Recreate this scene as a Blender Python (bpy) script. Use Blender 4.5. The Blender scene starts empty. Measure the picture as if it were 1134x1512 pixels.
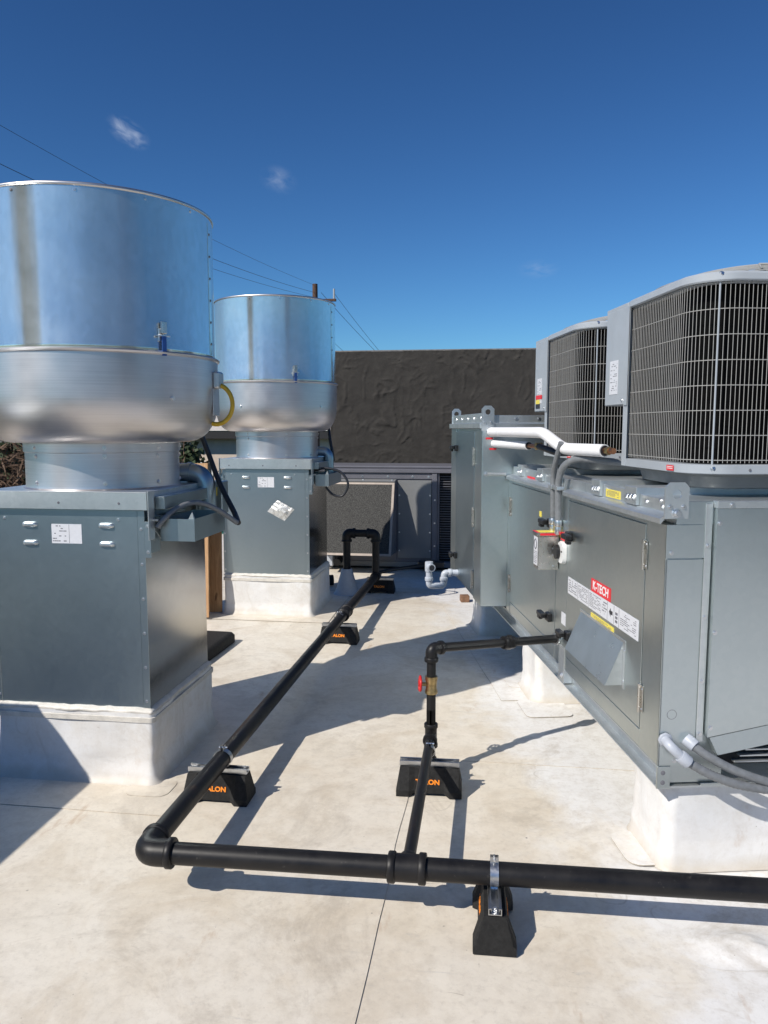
import bpy, bmesh, math, random
from mathutils import Vector, Matrix, noise
R = math.radians
random.seed(7)
S = bpy.context.scene
COL = S.collection

# ---------------------------------------------------------------- camera, light, exposure
cam_d = bpy.data.cameras.new('camera')
cam = bpy.data.objects.new('camera', cam_d)
COL.objects.link(cam)
S.camera = cam
cam_d.sensor_fit = 'VERTICAL'
cam_d.sensor_height = 36.0
cam_d.lens = 36.0 * 1136 / 1512
cam_d.clip_start = 0.05
cam_d.clip_end = 3000
cam.location = (0, 0, 1.6)
cam.rotation_euler = (R(90 - 6.2), 0, R(7.9))

SUN_TO = Vector((-.675, -.737, math.tan(R(41.2)))).normalized()
sun_d = bpy.data.lights.new('sun', 'SUN')
sun_d.energy = 5.0
sun_d.angle = R(0.5)
sun_d.color = (1.0, .94, .855)
sun = bpy.data.objects.new('sun', sun_d)
COL.objects.link(sun)
sun.location = (-8, -9, 12)
sun.rotation_euler = SUN_TO.to_track_quat('Z', 'Y').to_euler()

W = bpy.data.worlds.new('World')
S.world = W
W.use_nodes = True
wt = W.node_tree
wn, wl = wt.nodes, wt.links
bg = wn['Background']
sky = wn.new('ShaderNodeTexSky')
sky.sky_type = 'NISHITA'
sky.sun_disc = False
sky.sun_elevation = R(41.2)
sky.sun_rotation = R(222.5)
sky.air_density = 1.0
sky.dust_density = 0.35
sky.ozone_density = 1.6
sky.altitude = 200
bg.inputs['Strength'].default_value = 0.085
tc = wn.new('ShaderNodeTexCoord')
# clear dry air: a contrast curve over the whole sky
def vmul(a, v):
    n = wn.new('ShaderNodeVectorMath'); n.operation = 'MULTIPLY'; wl.new(a, n.inputs[0]); n.inputs[1].default_value = v
    return n.outputs[0]
gm = wn.new('ShaderNodeGamma'); gm.inputs['Gamma'].default_value = 1.38
wl.new(vmul(sky.outputs[0], (.085,) * 3), gm.inputs['Color'])
cur = vmul(gm.outputs[0], (.66 / .085, 1.13 / .085, 1.52 / .085))
def cloud(cur, d, sa, sb, ang, amt, seed):
    d = Vector(d).normalized()
    a = d.cross(Vector((0, 0, 1))).normalized()
    b = a.cross(d).normalized()
    a2 = a * math.cos(ang) + b * math.sin(ang)
    b2 = -a * math.sin(ang) + b * math.cos(ang)
    def dot(v, s):
        n = wn.new('ShaderNodeVectorMath'); n.operation = 'DOT_PRODUCT'
        wl.new(tc.outputs['Generated'], n.inputs[0]); n.inputs[1].default_value = v / s
        return n.outputs['Value']
    cx = wn.new('ShaderNodeCombineXYZ')
    wl.new(dot(a2, sa), cx.inputs[0]); wl.new(dot(b2, sb), cx.inputs[1])
    ln = wn.new('ShaderNodeVectorMath'); ln.operation = 'LENGTH'; wl.new(cx.outputs[0], ln.inputs[0])
    mr = wn.new('ShaderNodeMapRange'); mr.inputs[1].default_value = 1.0; mr.inputs[2].default_value = 0.1
    mr.interpolation_type = 'SMOOTHSTEP'; wl.new(ln.outputs['Value'], mr.inputs[0])
    nz = wn.new('ShaderNodeTexNoise'); nz.inputs['Scale'].default_value = 1.5; nz.inputs['Detail'].default_value = 7
    nz.inputs['Distortion'].default_value = .6
    ad = wn.new('ShaderNodeVectorMath'); ad.operation = 'ADD'; ad.inputs[1].default_value = (seed, seed * 2.3, 0)
    wl.new(cx.outputs[0], ad.inputs[0]); wl.new(ad.outputs[0], nz.inputs['Vector'])
    m2 = wn.new('ShaderNodeMapRange'); m2.inputs[1].default_value = .38; m2.inputs[2].default_value = .72
    wl.new(nz.outputs[0], m2.inputs[0])
    mu = wn.new('ShaderNodeMath'); mu.operation = 'MULTIPLY'; wl.new(mr.outputs[0], mu.inputs[0]); wl.new(m2.outputs[0], mu.inputs[1])
    m3 = wn.new('ShaderNodeMath'); m3.operation = 'MULTIPLY'; wl.new(mu.outputs[0], m3.inputs[0]); m3.inputs[1].default_value = amt
    # only the hemisphere in front of the cloud
    g = wn.new('ShaderNodeMath'); g.operation = 'GREATER_THAN'; wl.new(dot(d, 1), g.inputs[0]); g.inputs[1].default_value = 0
    m4 = wn.new('ShaderNodeMath'); m4.operation = 'MULTIPLY'; wl.new(m3.outputs[0], m4.inputs[0]); wl.new(g.outputs[0], m4.inputs[1])
    mx = wn.new('ShaderNodeMix'); mx.data_type = 'RGBA'
    wl.new(m4.outputs[0], mx.inputs[0]); wl.new(cur, mx.inputs[6]); mx.inputs[7].default_value = (6.0, 7.0, 9.0, 1)
    return mx.outputs[2]
cur = cloud(cur, (-.4448, .9324, .3595), .028, .016, R(-28), .75, 3.1)
cur = cloud(cur, (-.283, 1.0265, .3258), .026, .018, R(-15), .28, 7.7)
cur = cloud(cur, (.0553, 1.017, .2), .03, .013, R(0), .22, 11.3)
wl.new(cur, bg.inputs['Color'])

S.view_settings.view_transform = 'Standard'
S.view_settings.look = 'None'
S.view_settings.exposure = 0.0
S.view_settings.gamma = 1.0
S.view_settings.use_curve_mapping = False

# ---------------------------------------------------------------- materials
class NT:
    def __init__(s, name):
        s.m = bpy.data.materials.new(name); s.m.use_nodes = True
        s.n = s.m.node_tree.nodes; s.l = s.m.node_tree.links
        s.b = s.n['Principled BSDF']
        s.co = s.n.new('ShaderNodeTexCoord')
        s.geo = 'Object'
    def vec(s, scale=(1, 1, 1)):
        mp = s.n.new('ShaderNodeMapping'); mp.inputs['Scale'].default_value = scale
        s.l.new(s.co.outputs[s.geo], mp.inputs[0]); return mp.outputs[0]
    def noise(s, sc, det=4, rough=.55, scale=(1, 1, 1), dist=0):
        t = s.n.new('ShaderNodeTexNoise'); t.inputs['Scale'].default_value = sc; t.inputs['Detail'].default_value = det
        t.inputs['Roughness'].default_value = rough; t.inputs['Distortion'].default_value = dist
        s.l.new(s.vec(scale), t.inputs['Vector']); return t.outputs[0]
    def voro(s, sc, scale=(1, 1, 1), out='Color', feat='F1'):
        t = s.n.new('ShaderNodeTexVoronoi'); t.feature = feat; t.inputs['Scale'].default_value = sc
        s.l.new(s.vec(scale), t.inputs['Vector']); return t.outputs[out]
    def ramp(s, f, a, b, c0, c1):
        r = s.n.new('ShaderNodeMapRange'); r.inputs[1].default_value = a; r.inputs[2].default_value = b
        r.inputs[3].default_value = c0; r.inputs[4].default_value = c1
        s.l.new(f, r.inputs[0]); return r.outputs[0]
    def mix(s, f, a, b):
        x = s.n.new('ShaderNodeMix'); x.data_type = 'RGBA'
        if isinstance(f, float): x.inputs[0].default_value = f
        else: s.l.new(f, x.inputs[0])
        for i, v in ((6, a), (7, b)):
            if isinstance(v, tuple): x.inputs[i].default_value = (*v[:3], 1)
            else: s.l.new(v, x.inputs[i])
        return x.outputs[2]
    def math(s, op, a, b):
        x = s.n.new('ShaderNodeMath'); x.operation = op
        for i, v in ((0, a), (1, b)):
            if isinstance(v, (int, float)): x.inputs[i].default_value = v
            else: s.l.new(v, x.inputs[i])
        return x.outputs[0]
    def bump(s, h, strength=.3, dist=.01, prev=None):
        b = s.n.new('ShaderNodeBump'); b.inputs['Strength'].default_value = strength; b.inputs['Distance'].default_value = dist
        s.l.new(h, b.inputs['Height'])
        if prev is not None: s.l.new(prev, b.inputs['Normal'])
        return b.outputs[0]
    def set(s, **k):
        for a, v in k.items():
            a = a.replace('_', ' ')
            if isinstance(v, (int, float)): s.b.inputs[a].default_value = v
            elif isinstance(v, tuple): s.b.inputs[a].default_value = (*v[:3], 1)
            else: s.l.new(v, s.b.inputs[a])
        return s.m

def plain(name, col, rough=.5, metal=0., var=.12, sc=18., bump=.0, **k):
    t = NT(name)
    f = t.ramp(t.noise(sc, 5), .3, .7, 0, 1)
    c = t.mix(f, tuple(x * (1 - var) for x in col), tuple(min(1, x * (1 + var)) for x in col))
    rr = t.ramp(t.noise(sc * 2.3, 3), .3, .7, max(.02, rough - .07), min(1, rough + .07))
    t.set(Base_Color=c, Roughness=rr, Metallic=metal, **k)
    if bump: t.set(Normal=t.bump(t.noise(sc * 4, 4), bump, .004))
    return t.m

def galv(name, c0, c1, rough=.32, wave=.12, spang=55., metal=1., streak=.5, specks=.35):
    t = NT(name)
    cell = t.n.new('ShaderNodeSeparateColor'); t.l.new(t.voro(spang), cell.inputs[0])
    big = t.noise(2.3, 5, .6)
    st = t.noise(9, 4, .6, (1, 1, .16))
    f = t.math('ADD', t.math('MULTIPLY', cell.outputs[0], .12), t.math('MULTIPLY', big, .35))
    f = t.math('ADD', f, t.math('MULTIPLY', st, streak * .35))
    f = t.ramp(f, .2, .75, 0, 1)
    c = t.mix(f, c0, c1)
    # faint white oxide specks and scuffs
    sp = t.ramp(t.noise(75, 3, .7, (1, 1, .7)), .70, .76, 0, specks)
    c = t.mix(sp, c, (.62, .66, .68))
    ru = t.math('ADD', t.ramp(big, .3, .7, rough - .015, rough + .02), t.ramp(cell.outputs[1], 0, 1, -.012, .012))
    ru = t.math('ADD', ru, t.math('MULTIPLY', sp, .5))
    nb = t.bump(t.noise(1.7, 2, .4), wave, .05)
    nb = t.bump(t.noise(110, 2), .03, .002, nb)
    t.set(Base_Color=c, Roughness=ru, Metallic=metal, Normal=nb)
    return t.m

MT = {}
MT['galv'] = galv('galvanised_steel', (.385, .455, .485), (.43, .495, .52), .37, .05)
MT['galv_roof_tint'] = galv('galvanised_roof_reflection', (.64, .62, .57), (.72, .70, .65), .17, .10, specks=.1)  # same steel, paler and warmer: the sunlit roof's reflection put into the colour
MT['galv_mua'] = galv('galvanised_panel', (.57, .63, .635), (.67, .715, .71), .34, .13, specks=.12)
MT['galv_bright'] = galv('galvanised_trim', (.50, .545, .56), (.72, .75, .76), .33, .12, metal=.82, streak=1.6)
MT['hood'] = plain('hood_sheet', (.40, .46, .50), .34, .72, .07, 9)
MT['zinc'] = plain('zinc_strut', (.52, .53, .54), .35, 1., .12, 40)
MT['screw'] = plain('screw_zinc', (.72, .73, .74), .32, 1., .05, 90)

def drum_metal():
    t = NT('rolled_galvanised_drum')
    cell = t.n.new('ShaderNodeSeparateColor'); t.l.new(t.voro(45, (1, 1, .6)), cell.inputs[0])
    big = t.noise(2.6, 4)
    f = t.ramp(t.math('ADD', t.math('MULTIPLY', cell.outputs[0], .3), big), .35, .95, 0, 1)
    c = t.mix(f, (.63, .675, .625), (.74, .775, .725))
    sc = t.ramp(t.noise(34, 5, .75, (.45, .45, 2.4)), .68, .74, 0, .45)
    c = t.mix(sc, c, (.82, .84, .85))
    nb = t.bump(t.noise(4.2, 2, .4, (1, 1, .07)), .42, .05)
    nb = t.bump(t.noise(160, 2), .03, .001, nb)
    return t.set(Base_Color=c, Roughness=t.ramp(big, .3, .7, .17, .26), Metallic=.86, Normal=nb)
MT['drum'] = drum_metal()

def spun():
    t = NT('spun_aluminium')
    ln = t.noise(7, 5, .6, (.35, .35, 26))
    big = t.noise(3.2, 4)
    c = t.mix(t.ramp(t.math('ADD', t.math('MULTIPLY', ln, .6), t.math('MULTIPLY', big, .5)), .35, .8, 0, 1), (.57, .55, .555), (.72, .70, .70))
    nb = t.bump(t.noise(9, 4, .6, (.3, .3, 30)), .05, .004)
    return t.set(Base_Color=c, Roughness=t.ramp(big, .3, .7, .33, .45), Metallic=1., Normal=nb)
MT['alum'] = spun()

def membrane(name, base, pale, warm, amt, worn=False, foot=False):
    t = NT(name); t.geo = 'Object'
    n1 = t.noise(.9, 7, .62, dist=.4)
    n2 = t.noise(2.6, 9, .70, dist=.8)
    n3 = t.noise(14, 8, .72)
    c = t.mix(t.ramp(n1, .36, .64, 0, 1), pale, base)
    c = t.mix(t.ramp(n2, .47, .70, 0, amt), c, warm)
    if worn:
        # cleaner, whiter sheet beside the long unit; irregular edge
        sx = t.n.new('ShaderNodeSeparateXYZ'); t.l.new(t.co.outputs['Object'], sx.inputs[0])
        u = t.math('ADD', t.math('MULTIPLY', sx.outputs[0], .979), t.math('MULTIPLY', sx.outputs[1], .203))
        u = t.math('ADD', u, t.math('MULTIPLY', t.noise(1.7, 8, .66, dist=.5), 1.5))
        wf = t.ramp(u, 1.55, 1.85, 0, .85)
        c = t.mix(wf, c, (.78, .775, .76))
    c = t.mix(t.ramp(n3, .46, .78, 0, .55 * amt), c, (.44, .38, .30))
    c = t.mix(t.ramp(t.noise(48, 5, .7), .52, .8, 0, .38 * amt), c, (.34, .30, .25))
    if foot:
        # splash dirt along the foot of the curb, smears higher up
        sx = t.n.new('ShaderNodeSeparateXYZ'); t.l.new(t.co.outputs['Object'], sx.inputs[0])
        zz = t.math('ADD', sx.outputs[2], t.math('MULTIPLY', t.noise(6, 6, .7), .12))
        c = t.mix(t.ramp(zz, .06, .12, .75, 0), c, (.50, .44, .35))
        c = t.mix(t.ramp(t.noise(4, 6, .75, (1, 1, .35), 1.2), .58, .70, 0, .5), c, (.50, .46, .40))
    # broad soft grime and drying rings
    g1 = t.ramp(t.noise(1.35, 7, .78, dist=1.4), .54, .68, 0, .55 * amt)
    c = t.mix(g1, c, (.40, .345, .275))
    ring = t.n.new('ShaderNodeTexVoronoi'); ring.inputs['Scale'].default_value = 3.1
    wv = t.n.new('ShaderNodeVectorMath'); wv.operation = 'ADD'; nzc = t.n.new('ShaderNodeTexNoise'); nzc.inputs['Scale'].default_value = 6
    nzs = t.n.new('ShaderNodeVectorMath'); nzs.operation = 'SCALE'; nzs.inputs['Scale'].default_value = .12
    t.l.new(t.vec(), nzc.inputs['Vector']); t.l.new(nzc.outputs['Color'], nzs.inputs[0]); t.l.new(t.vec((1, 1, 0)), wv.inputs[0]); t.l.new(nzs.outputs[0], wv.inputs[1])
    t.l.new(wv.outputs[0], ring.inputs['Vector'])
    rg = t.math('MULTIPLY', t.ramp(t.math('ABSOLUTE', t.math('SUBTRACT', ring.outputs['Distance'], .16), 0), 0, .014, .5, 0), t.ramp(t.noise(2.2, 3), .5, .62, 0, amt))
    c = t.mix(rg, c, (.40, .36, .30))
    # rust coloured streaks, few
    rs = t.ramp(t.noise(2.6, 6, .7, (1.9, .6, 1)), .635, .73, 0, .6 * amt)
    c = t.mix(rs, c, (.42, .27, .15))
    # grey scuffs
    gs = t.ramp(t.noise(5, 7, .75, (.4, 2.0, 1), .8), .62, .72, 0, .5 * amt)
    c = t.mix(gs, c, (.36, .36, .35))
    # thin scratches
    sc = t.ramp(t.noise(16, 3, .5, (.5, 1.9, 1), 2.6), .735, .76, 0, .45 * amt)
    c = t.mix(sc, c, (.20, .17, .14))
    # small dark specks
    v = t.ramp(t.voro(5.3, out='Distance'), .018, .030, .75, 0)
    pick = t.ramp(t.noise(1.6, 2), .46, .5, 0, 1)
    c = t.mix(t.math('MULTIPLY', v, pick), c, (.06, .055, .05))
    v2 = t.ramp(t.voro(17, out='Distance'), .02, .04, .6, 0)
    c = t.mix(t.math('MULTIPLY', v2, t.ramp(t.noise(2.9, 2), .48, .54, 0, 1)), c, (.14, .11, .08))
    nb = t.bump(t.noise(3.1, 3, .5), .30, .03)
    nb = t.bump(t.noise(26, 5, .65), .14, .006, nb)
    return t.set(Base_Color=c, Roughness=t.ramp(n2, .3, .7, .45, .62), Normal=nb)
MT['memb'] = membrane('roof_membrane', (.68, .61, .50), (.76, .71, .62), (.58, .50, .39), .9, True)
MT['memb_clean'] = membrane('clean_roof_membrane', (.68, .64, .57), (.73, .71, .68), (.56, .48, .38), .8, True)
MT['memb_flash'] = membrane('curb_flashing_membrane', (.70, .695, .68), (.745, .745, .74), (.60, .56, .50), .5, False, True)
MT['seam'] = plain('membrane_edge', (.42, .37, .30), .7, 0, .3, 30)
MT['caulk'] = plain('white_caulk', (.62, .59, .53), .45, 0, .12, 30, .5)

def pipe_mat():
    t = NT('black_steel_pipe')
    n = t.noise(9, 6, .7)
    c = t.mix(t.ramp(n, .3, .7, 0, 1), (.007, .007, .008), (.016, .015, .015))
    sc = t.ramp(t.noise(38, 5, .75, (1, 1, 1)), .63, .72, 0, .7)
    c = t.mix(sc, c, (.085, .08, .074))
    rr = t.ramp(t.noise(4, 5, .7), .62, .72, 0, .5)
    c = t.mix(rr, c, (.05, .028, .016))
    return t.set(Base_Color=c, Roughness=t.ramp(n, .3, .7, .34, .52), Specular_IOR_Level=.3, Normal=t.bump(t.noise(70, 4), .08, .002))
MT['pipe'] = pipe_mat()
MT['rubber'] = plain('black_rubber', (.016, .016, .016), .75, 0, .35, 60, .35, Specular_IOR_Level=.3)
MT['blackpl'] = plain('black_plastic', (.010, .010, .011), .38, 0, .2, 60)
MT['cable'] = plain('black_cable', (.018, .02, .026), .4, 0, .2, 60)
MT['flex'] = plain('grey_conduit', (.17, .18, .19), .42, 0, .15, 50)
MT['pvc'] = plain('grey_pvc', (.42, .45, .50), .4, 0, .07, 40)
MT['foam'] = plain('white_insulation', (.78, .78, .79), .5, 0, .03, 30, .05)
MT['copper'] = plain('copper', (.42, .20, .11), .4, 1, .25, 60)
MT['brass'] = plain('brass_valve', (.42, .31, .15), .42, 1, .3, 60)
MT['redpaint'] = plain('red_paint', (.55, .02, .02), .4, 0, .1, 40)
MT['paint'] = plain('condenser_paint', (.36, .39, .42), .38, 0, .05, 9)
MT['paintdark'] = plain('grey_base_pan', (.13, .14, .145), .45, 0, .1, 15)
MT['wire'] = plain('coated_wire', (.36, .355, .34), .4, 0, .06, 60)
MT['stainless'] = plain('stainless_box', (.62, .60, .56), .3, 1, .08, 20)
MT['yellow'] = plain('yellow_sticker', (.80, .66, .10), .4, 0, .06, 50)
MT['ycable'] = plain('yellow_cable', (.58, .36, .02), .4, 0, .1, 50)
MT['red'] = plain('red_sticker', (.72, .03, .04), .4, 0, .05, 50)
MT['label'] = plain('white_label', (.66, .67, .70), .35, 0, .04, 50)
MT['ink'] = plain('label_ink', (.16, .16, .18), .5, 0, .1, 50)
MT['inkblack'] = plain('black_print_and_shade', (.03, .03, .035), .5, 0, .1, 50)  # label print, and painted shade of pipe bores
MT['white'] = plain('white_plastic', (.76, .76, .74), .35, 0, .04, 50)
MT['textwhite'] = plain('white_lettering', (.80, .80, .80), .4, 0, .03, 50)
MT['orange'] = plain('orange_lettering', (.85, .25, .015), .5, 0, .08, 50)
MT['rtu'] = plain('grey_unit_paint', (.135, .135, .155), .42, 0, .06, 6)
MT['rtulight'] = plain('pale_unit_panel', (.20, .205, .205), .42, 0, .05, 6)
MT['frame'] = plain('filter_frame_metal', (.34, .29, .25), .45, .3, .1, 30)
MT['dark'] = plain('dark_parts_and_shade', (.012, .012, .013), .7, 0, .3, 30)  # dark parts, and painted shade of openings and gaps
MT['blue'] = plain('blue_zinc_latch', (.05, .12, .34), .35, .6, .1, 50)
MT['foil'] = plain('crumpled_foil_bag', (.62, .62, .60), .3, .4, .25, 40, .9)

def fins(name, col, sc, axis):
    t = NT(name)
    w = t.n.new('ShaderNodeTexWave'); w.wave_type = 'BANDS'; w.bands_direction = axis; w.inputs['Scale'].default_value = sc
    t.l.new(t.vec(), w.inputs['Vector'])
    c = t.mix(t.ramp(w.outputs['Fac'], .2, .8, 0, 1), tuple(x * .35 for x in col), col)
    return t.set(Base_Color=c, Roughness=.6, Specular_IOR_Level=.05)
MT['coil'] = fins('coil_fin_shade', (.0045, .0045, .0045), 90, 'Z')  # near-black colour stands in for the shade inside the fin openings

def filt():
    t = NT('aluminium_mesh_filter')
    v = t.voro(170, out='Distance')
    n = t.noise(60, 4, .7)
    c = t.mix(t.ramp(v, .2, .6, 0, 1), (.085, .085, .08), (.015, .015, .015))
    gl = t.ramp(n, .60, .85, 0, .45)  # pale noise spots painted as glints of the mesh
    c = t.mix(gl, c, (.20, .20, .185))
    return t.set(Base_Color=c, Roughness=.55, Metallic=.2, Specular_IOR_Level=.3, Normal=t.bump(v, .35, .004))
MT['filter'] = filt()

def stucco():
    t = NT('dark_trowelled_stucco')
    n = t.noise(7, 5, .6)
    c = t.mix(t.ramp(n, .3, .7, 0, 1), (.034, .031, .028), (.050, .046, .041))
    return t.set(Base_Color=c, Roughness=.85, Specular_IOR_Level=.2, Normal=t.bump(t.noise(40, 5, .6), .25, .01))
MT['stucco'] = stucco()
MT['coping'] = plain('pale_coping', (.16, .15, .14), .6, 0, .3, 20)

def ply():
    t = NT('plywood')
    w = t.noise(3.2, 6, .6, (9, 1, 1.1), 1.6)
    c = t.mix(t.ramp(w, .3, .7, 0, 1), (.33, .17, .075), (.52, .32, .16))
    k = t.ramp(t.noise(5, 3, .5, (2.6, 1, .8)), .66, .72, 0, .8)
    c = t.mix(k, c, (.09, .04, .02))
    return t.set(Base_Color=c, Roughness=.6, Normal=t.bump(w, .15, .004))
MT['ply'] = ply()
MT['wood'] = plain('weathered_wood', (.22, .12, .07), .8, 0, .3, 25, .3)
MT['pole'] = plain('pole_wood', (.09, .05, .035), .85, 0, .3, 12, .3)
MT['grass'] = plain('lawn', (.055, .085, .025), .9, 0, .35, 3, .5)
MT['asphalt'] = plain('asphalt', (.055, .055, .058), .85, 0, .2, 2)
MT['concrete'] = plain('pale_concrete', (.42, .37, .33), .8, 0, .15, 2)
MT['earth'] = plain('town_ground', (.12, .115, .09), .9, 0, .35, .05)
MT['housewall'] = plain('beige_render', (.56, .47, .39), .8, 0, .08, 2)
MT['roofwhite'] = plain('pale_roof_shingle', (.62, .56, .52), .7, 0, .12, 5)
MT['roofgreen'] = plain('green_roof_sheet', (.02, .13, .10), .4, 0, .15, 5)
MT['bark'] = plain('bark', (.045, .035, .028), .9, 0, .3, 8, .3)
MT['twig'] = plain('bare_twigs', (.10, .062, .04), .9, 0, .4, 2)
MT['leaf'] = plain('dark_foliage', (.035, .055, .02), .7, 0, .5, .8)
MT['glass'] = plain('window_glass', (.03, .035, .04), .08, 0, .1, 1)

# ---------------------------------------------------------------- mesh helpers
class M:
    def __init__(s): s.bm = bmesh.new()
    def box(s, x0, x1, y0, y1, z0, z1, bev=0., mat=None):
        vs = bmesh.ops.create_cube(s.bm, size=1)['verts']
        for v in vs:
            v.co = Vector(((x0 + x1) / 2 + v.co.x * (x1 - x0), (y0 + y1) / 2 + v.co.y * (y1 - y0), (z0 + z1) / 2 + v.co.z * (z1 - z0)))
        if mat is not None:
            for v in vs: v.co = mat @ v.co
        if bev:
            es = list({e for v in vs for e in v.link_edges})
            bmesh.ops.bevel(s.bm, geom=es, offset=bev, segments=1, affect='EDGES', profile=.5)
        return s
    def hexa(s, pts):
        """8 points: bottom ring of 4, top ring of 4 (same winding)"""
        v = [s.bm.verts.new(p) for p in pts]
        for f in ((3, 2, 1, 0), (4, 5, 6, 7), (0, 1, 5, 4), (1, 2, 6, 5), (2, 3, 7, 6), (3, 0, 4, 7)):
            s.bm.faces.new([v[i] for i in f])
        return s
    def prism(s, poly, a0, a1, f):
        """poly 2D, extruded from a0 to a1; f(p, q, a) gives the 3-D point"""
        A = [s.bm.verts.new(f(p, q, a0)) for p, q in poly]; B = [s.bm.verts.new(f(p, q, a1)) for p, q in poly]
        n = len(poly)
        for i in range(n): s.bm.faces.new((A[i], A[(i + 1) % n], B[(i + 1) % n], B[i]))
        s.bm.faces.new(A[::-1]); s.bm.faces.new(B)
        return s
    def tube(s, pts, r, seg=12, closed=False, caps=True):
        pts = [Vector(p) for p in pts]; n = len(pts); rs = r if isinstance(r, (list, tuple)) else [r] * n
        tan = []
        for i in range(n):
            a = pts[(i - 1) % n] if closed or i > 0 else pts[i]
            b = pts[(i + 1) % n] if closed or i < n - 1 else pts[i]
            tan.append((b - a).normalized())
        up = Vector((0, 0, 1)) if abs(tan[0].z) < .9 else Vector((1, 0, 0))
        nrm = (up - tan[0] * up.dot(tan[0])).normalized()
        rings = []
        for i in range(n):
            if i: nrm = (nrm - tan[i] * nrm.dot(tan[i])).normalized()
            bn = tan[i].cross(nrm)
            rings.append([s.bm.verts.new(pts[i] + (nrm * math.cos(2 * math.pi * k / seg) + bn * math.sin(2 * math.pi * k / seg)) * rs[i]) for k in range(seg)])
        for i in range(n if closed else n - 1):
            A, B = rings[i], rings[(i + 1) % n]
            for k in range(seg): s.bm.faces.new((A[k], A[(k + 1) % seg], B[(k + 1) % seg], B[k]))
        if caps and not closed:
            s.bm.faces.new(rings[0][::-1]); s.bm.faces.new(rings[-1])
        return s
    def lathe(s, prof, seg=64, c=(0, 0), close=False):
        rings = []
        for r, z in prof:
            rings.append([s.bm.verts.new((c[0] + r * math.cos(2 * math.pi * k / seg), c[1] + r * math.sin(2 * math.pi * k / seg), z)) for k in range(seg)])
        m = len(rings)
        for i in range(m if close else m - 1):
            A, B = rings[i], rings[(i + 1) % m]
            for k in range(seg): s.bm.faces.new((A[k], A[(k + 1) % seg], B[(k + 1) % seg], B[k]))
        return s
    def loft(s, rings, cap0=True, cap1=True):
        V = [[s.bm.verts.new(p) for p in r] for r in rings]
        for A, B in zip(V, V[1:]):
            n = len(A)
            for k in range(n): s.bm.faces.new((A[k], A[(k + 1) % n], B[(k + 1) % n], B[k]))
        if cap0: s.bm.faces.new(V[0][::-1])
        if cap1: s.bm.faces.new(V[-1])
        return s
    def mesh(s, name, mat, ang=32):
        bm = s.bm
        bmesh.ops.recalc_face_normals(bm, faces=bm.faces)
        for f in bm.faces: f.smooth = True
        for e in bm.edges:
            if len(e.link_faces) == 2 and e.calc_face_angle(0) > R(ang): e.smooth = False
        me = bpy.data.meshes.new(name); bm.to_mesh(me); bm.free()
        me.materials.append(mat); return me
    def obj(s, name, mat, parent=None, ang=32, kind=None, label=None):
        return link(name, s.mesh(name, MT[mat] if isinstance(mat, str) else mat, ang), parent, kind=kind, label=label)

def link(name, me, parent=None, loc=None, rot=None, kind=None, label=None):
    o = bpy.data.objects.new(name, me); COL.objects.link(o)
    if parent is not None: o.parent = parent
    if loc is not None: o.location = loc
    if rot is not None: o.rotation_euler = rot
    if kind: o['kind'] = kind
    if label: o['label'] = label
    return o
def thing(name, label, cat, loc=(0, 0, 0), rz=0., group=None):
    o = bpy.data.objects.new(name, None); COL.objects.link(o)
    o.empty_display_size = .1
    o.location = loc; o.rotation_euler = (0, 0, rz); o['label'] = label; o['category'] = cat
    if group: o['group'] = group
    return o
def tag(o, label, cat, group=None):
    o['label'] = label; o['category'] = cat
    if group: o['group'] = group
    return o
def B(name, mat, parent, x0, x1, y0, y1, z0, z1, bev=.0015, **k):
    return M().box(x0, x1, y0, y1, z0, z1, bev).obj(name, mat, parent, **k)
def catmull(P, n=8):
    P = [Vector(p) for p in P]; Q = [P[0] * 2 - P[1]] + P + [P[-1] * 2 - P[-2]]; out = []
    for i in range(1, len(Q) - 2):
        a, b, c, d = Q[i - 1:i + 3]
        for k in range(n):
            t = k / n
            out.append(.5 * ((2 * b) + (-a + c) * t + (2 * a - 5 * b + 4 * c - d) * t * t + (-a + 3 * b - 3 * c + d) * t ** 3))
    out.append(P[-1]); return out
def fillet(P, r, n=6):
    P = [Vector(p) for p in P]; out = [P[0]]
    for i in range(1, len(P) - 1):
        a = (P[i - 1] - P[i]).normalized(); b = (P[i + 1] - P[i]).normalized()
        d = min(r, (P[i - 1] - P[i]).length * .49, (P[i + 1] - P[i]).length * .49)
        s, e = P[i] + a * d, P[i] + b * d
        for k in range(n + 1):
            t = k / n; out.append(s * (1 - t) ** 2 + P[i] * 2 * t * (1 - t) + e * t * t)
    out.append(P[-1]); return out
_screw = {}
def screws(parent, pts, nrm, r=.0065, h=.005, mat='screw', name='screw'):
    key = (r, h, mat)
    if key not in _screw:
        _screw[key] = M().tube([(0, 0, -.001), (0, 0, h * .35), (0, 0, h * .36), (0, 0, h)], [r * 1.5, r * 1.45, r * .95, r * .85], 8).mesh(name, MT[mat])
    q = Vector(nrm).to_track_quat('Z', 'Y').to_euler()
    for p in pts: link(name, _screw[key], parent, p, q)
_fonts = {}
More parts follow.
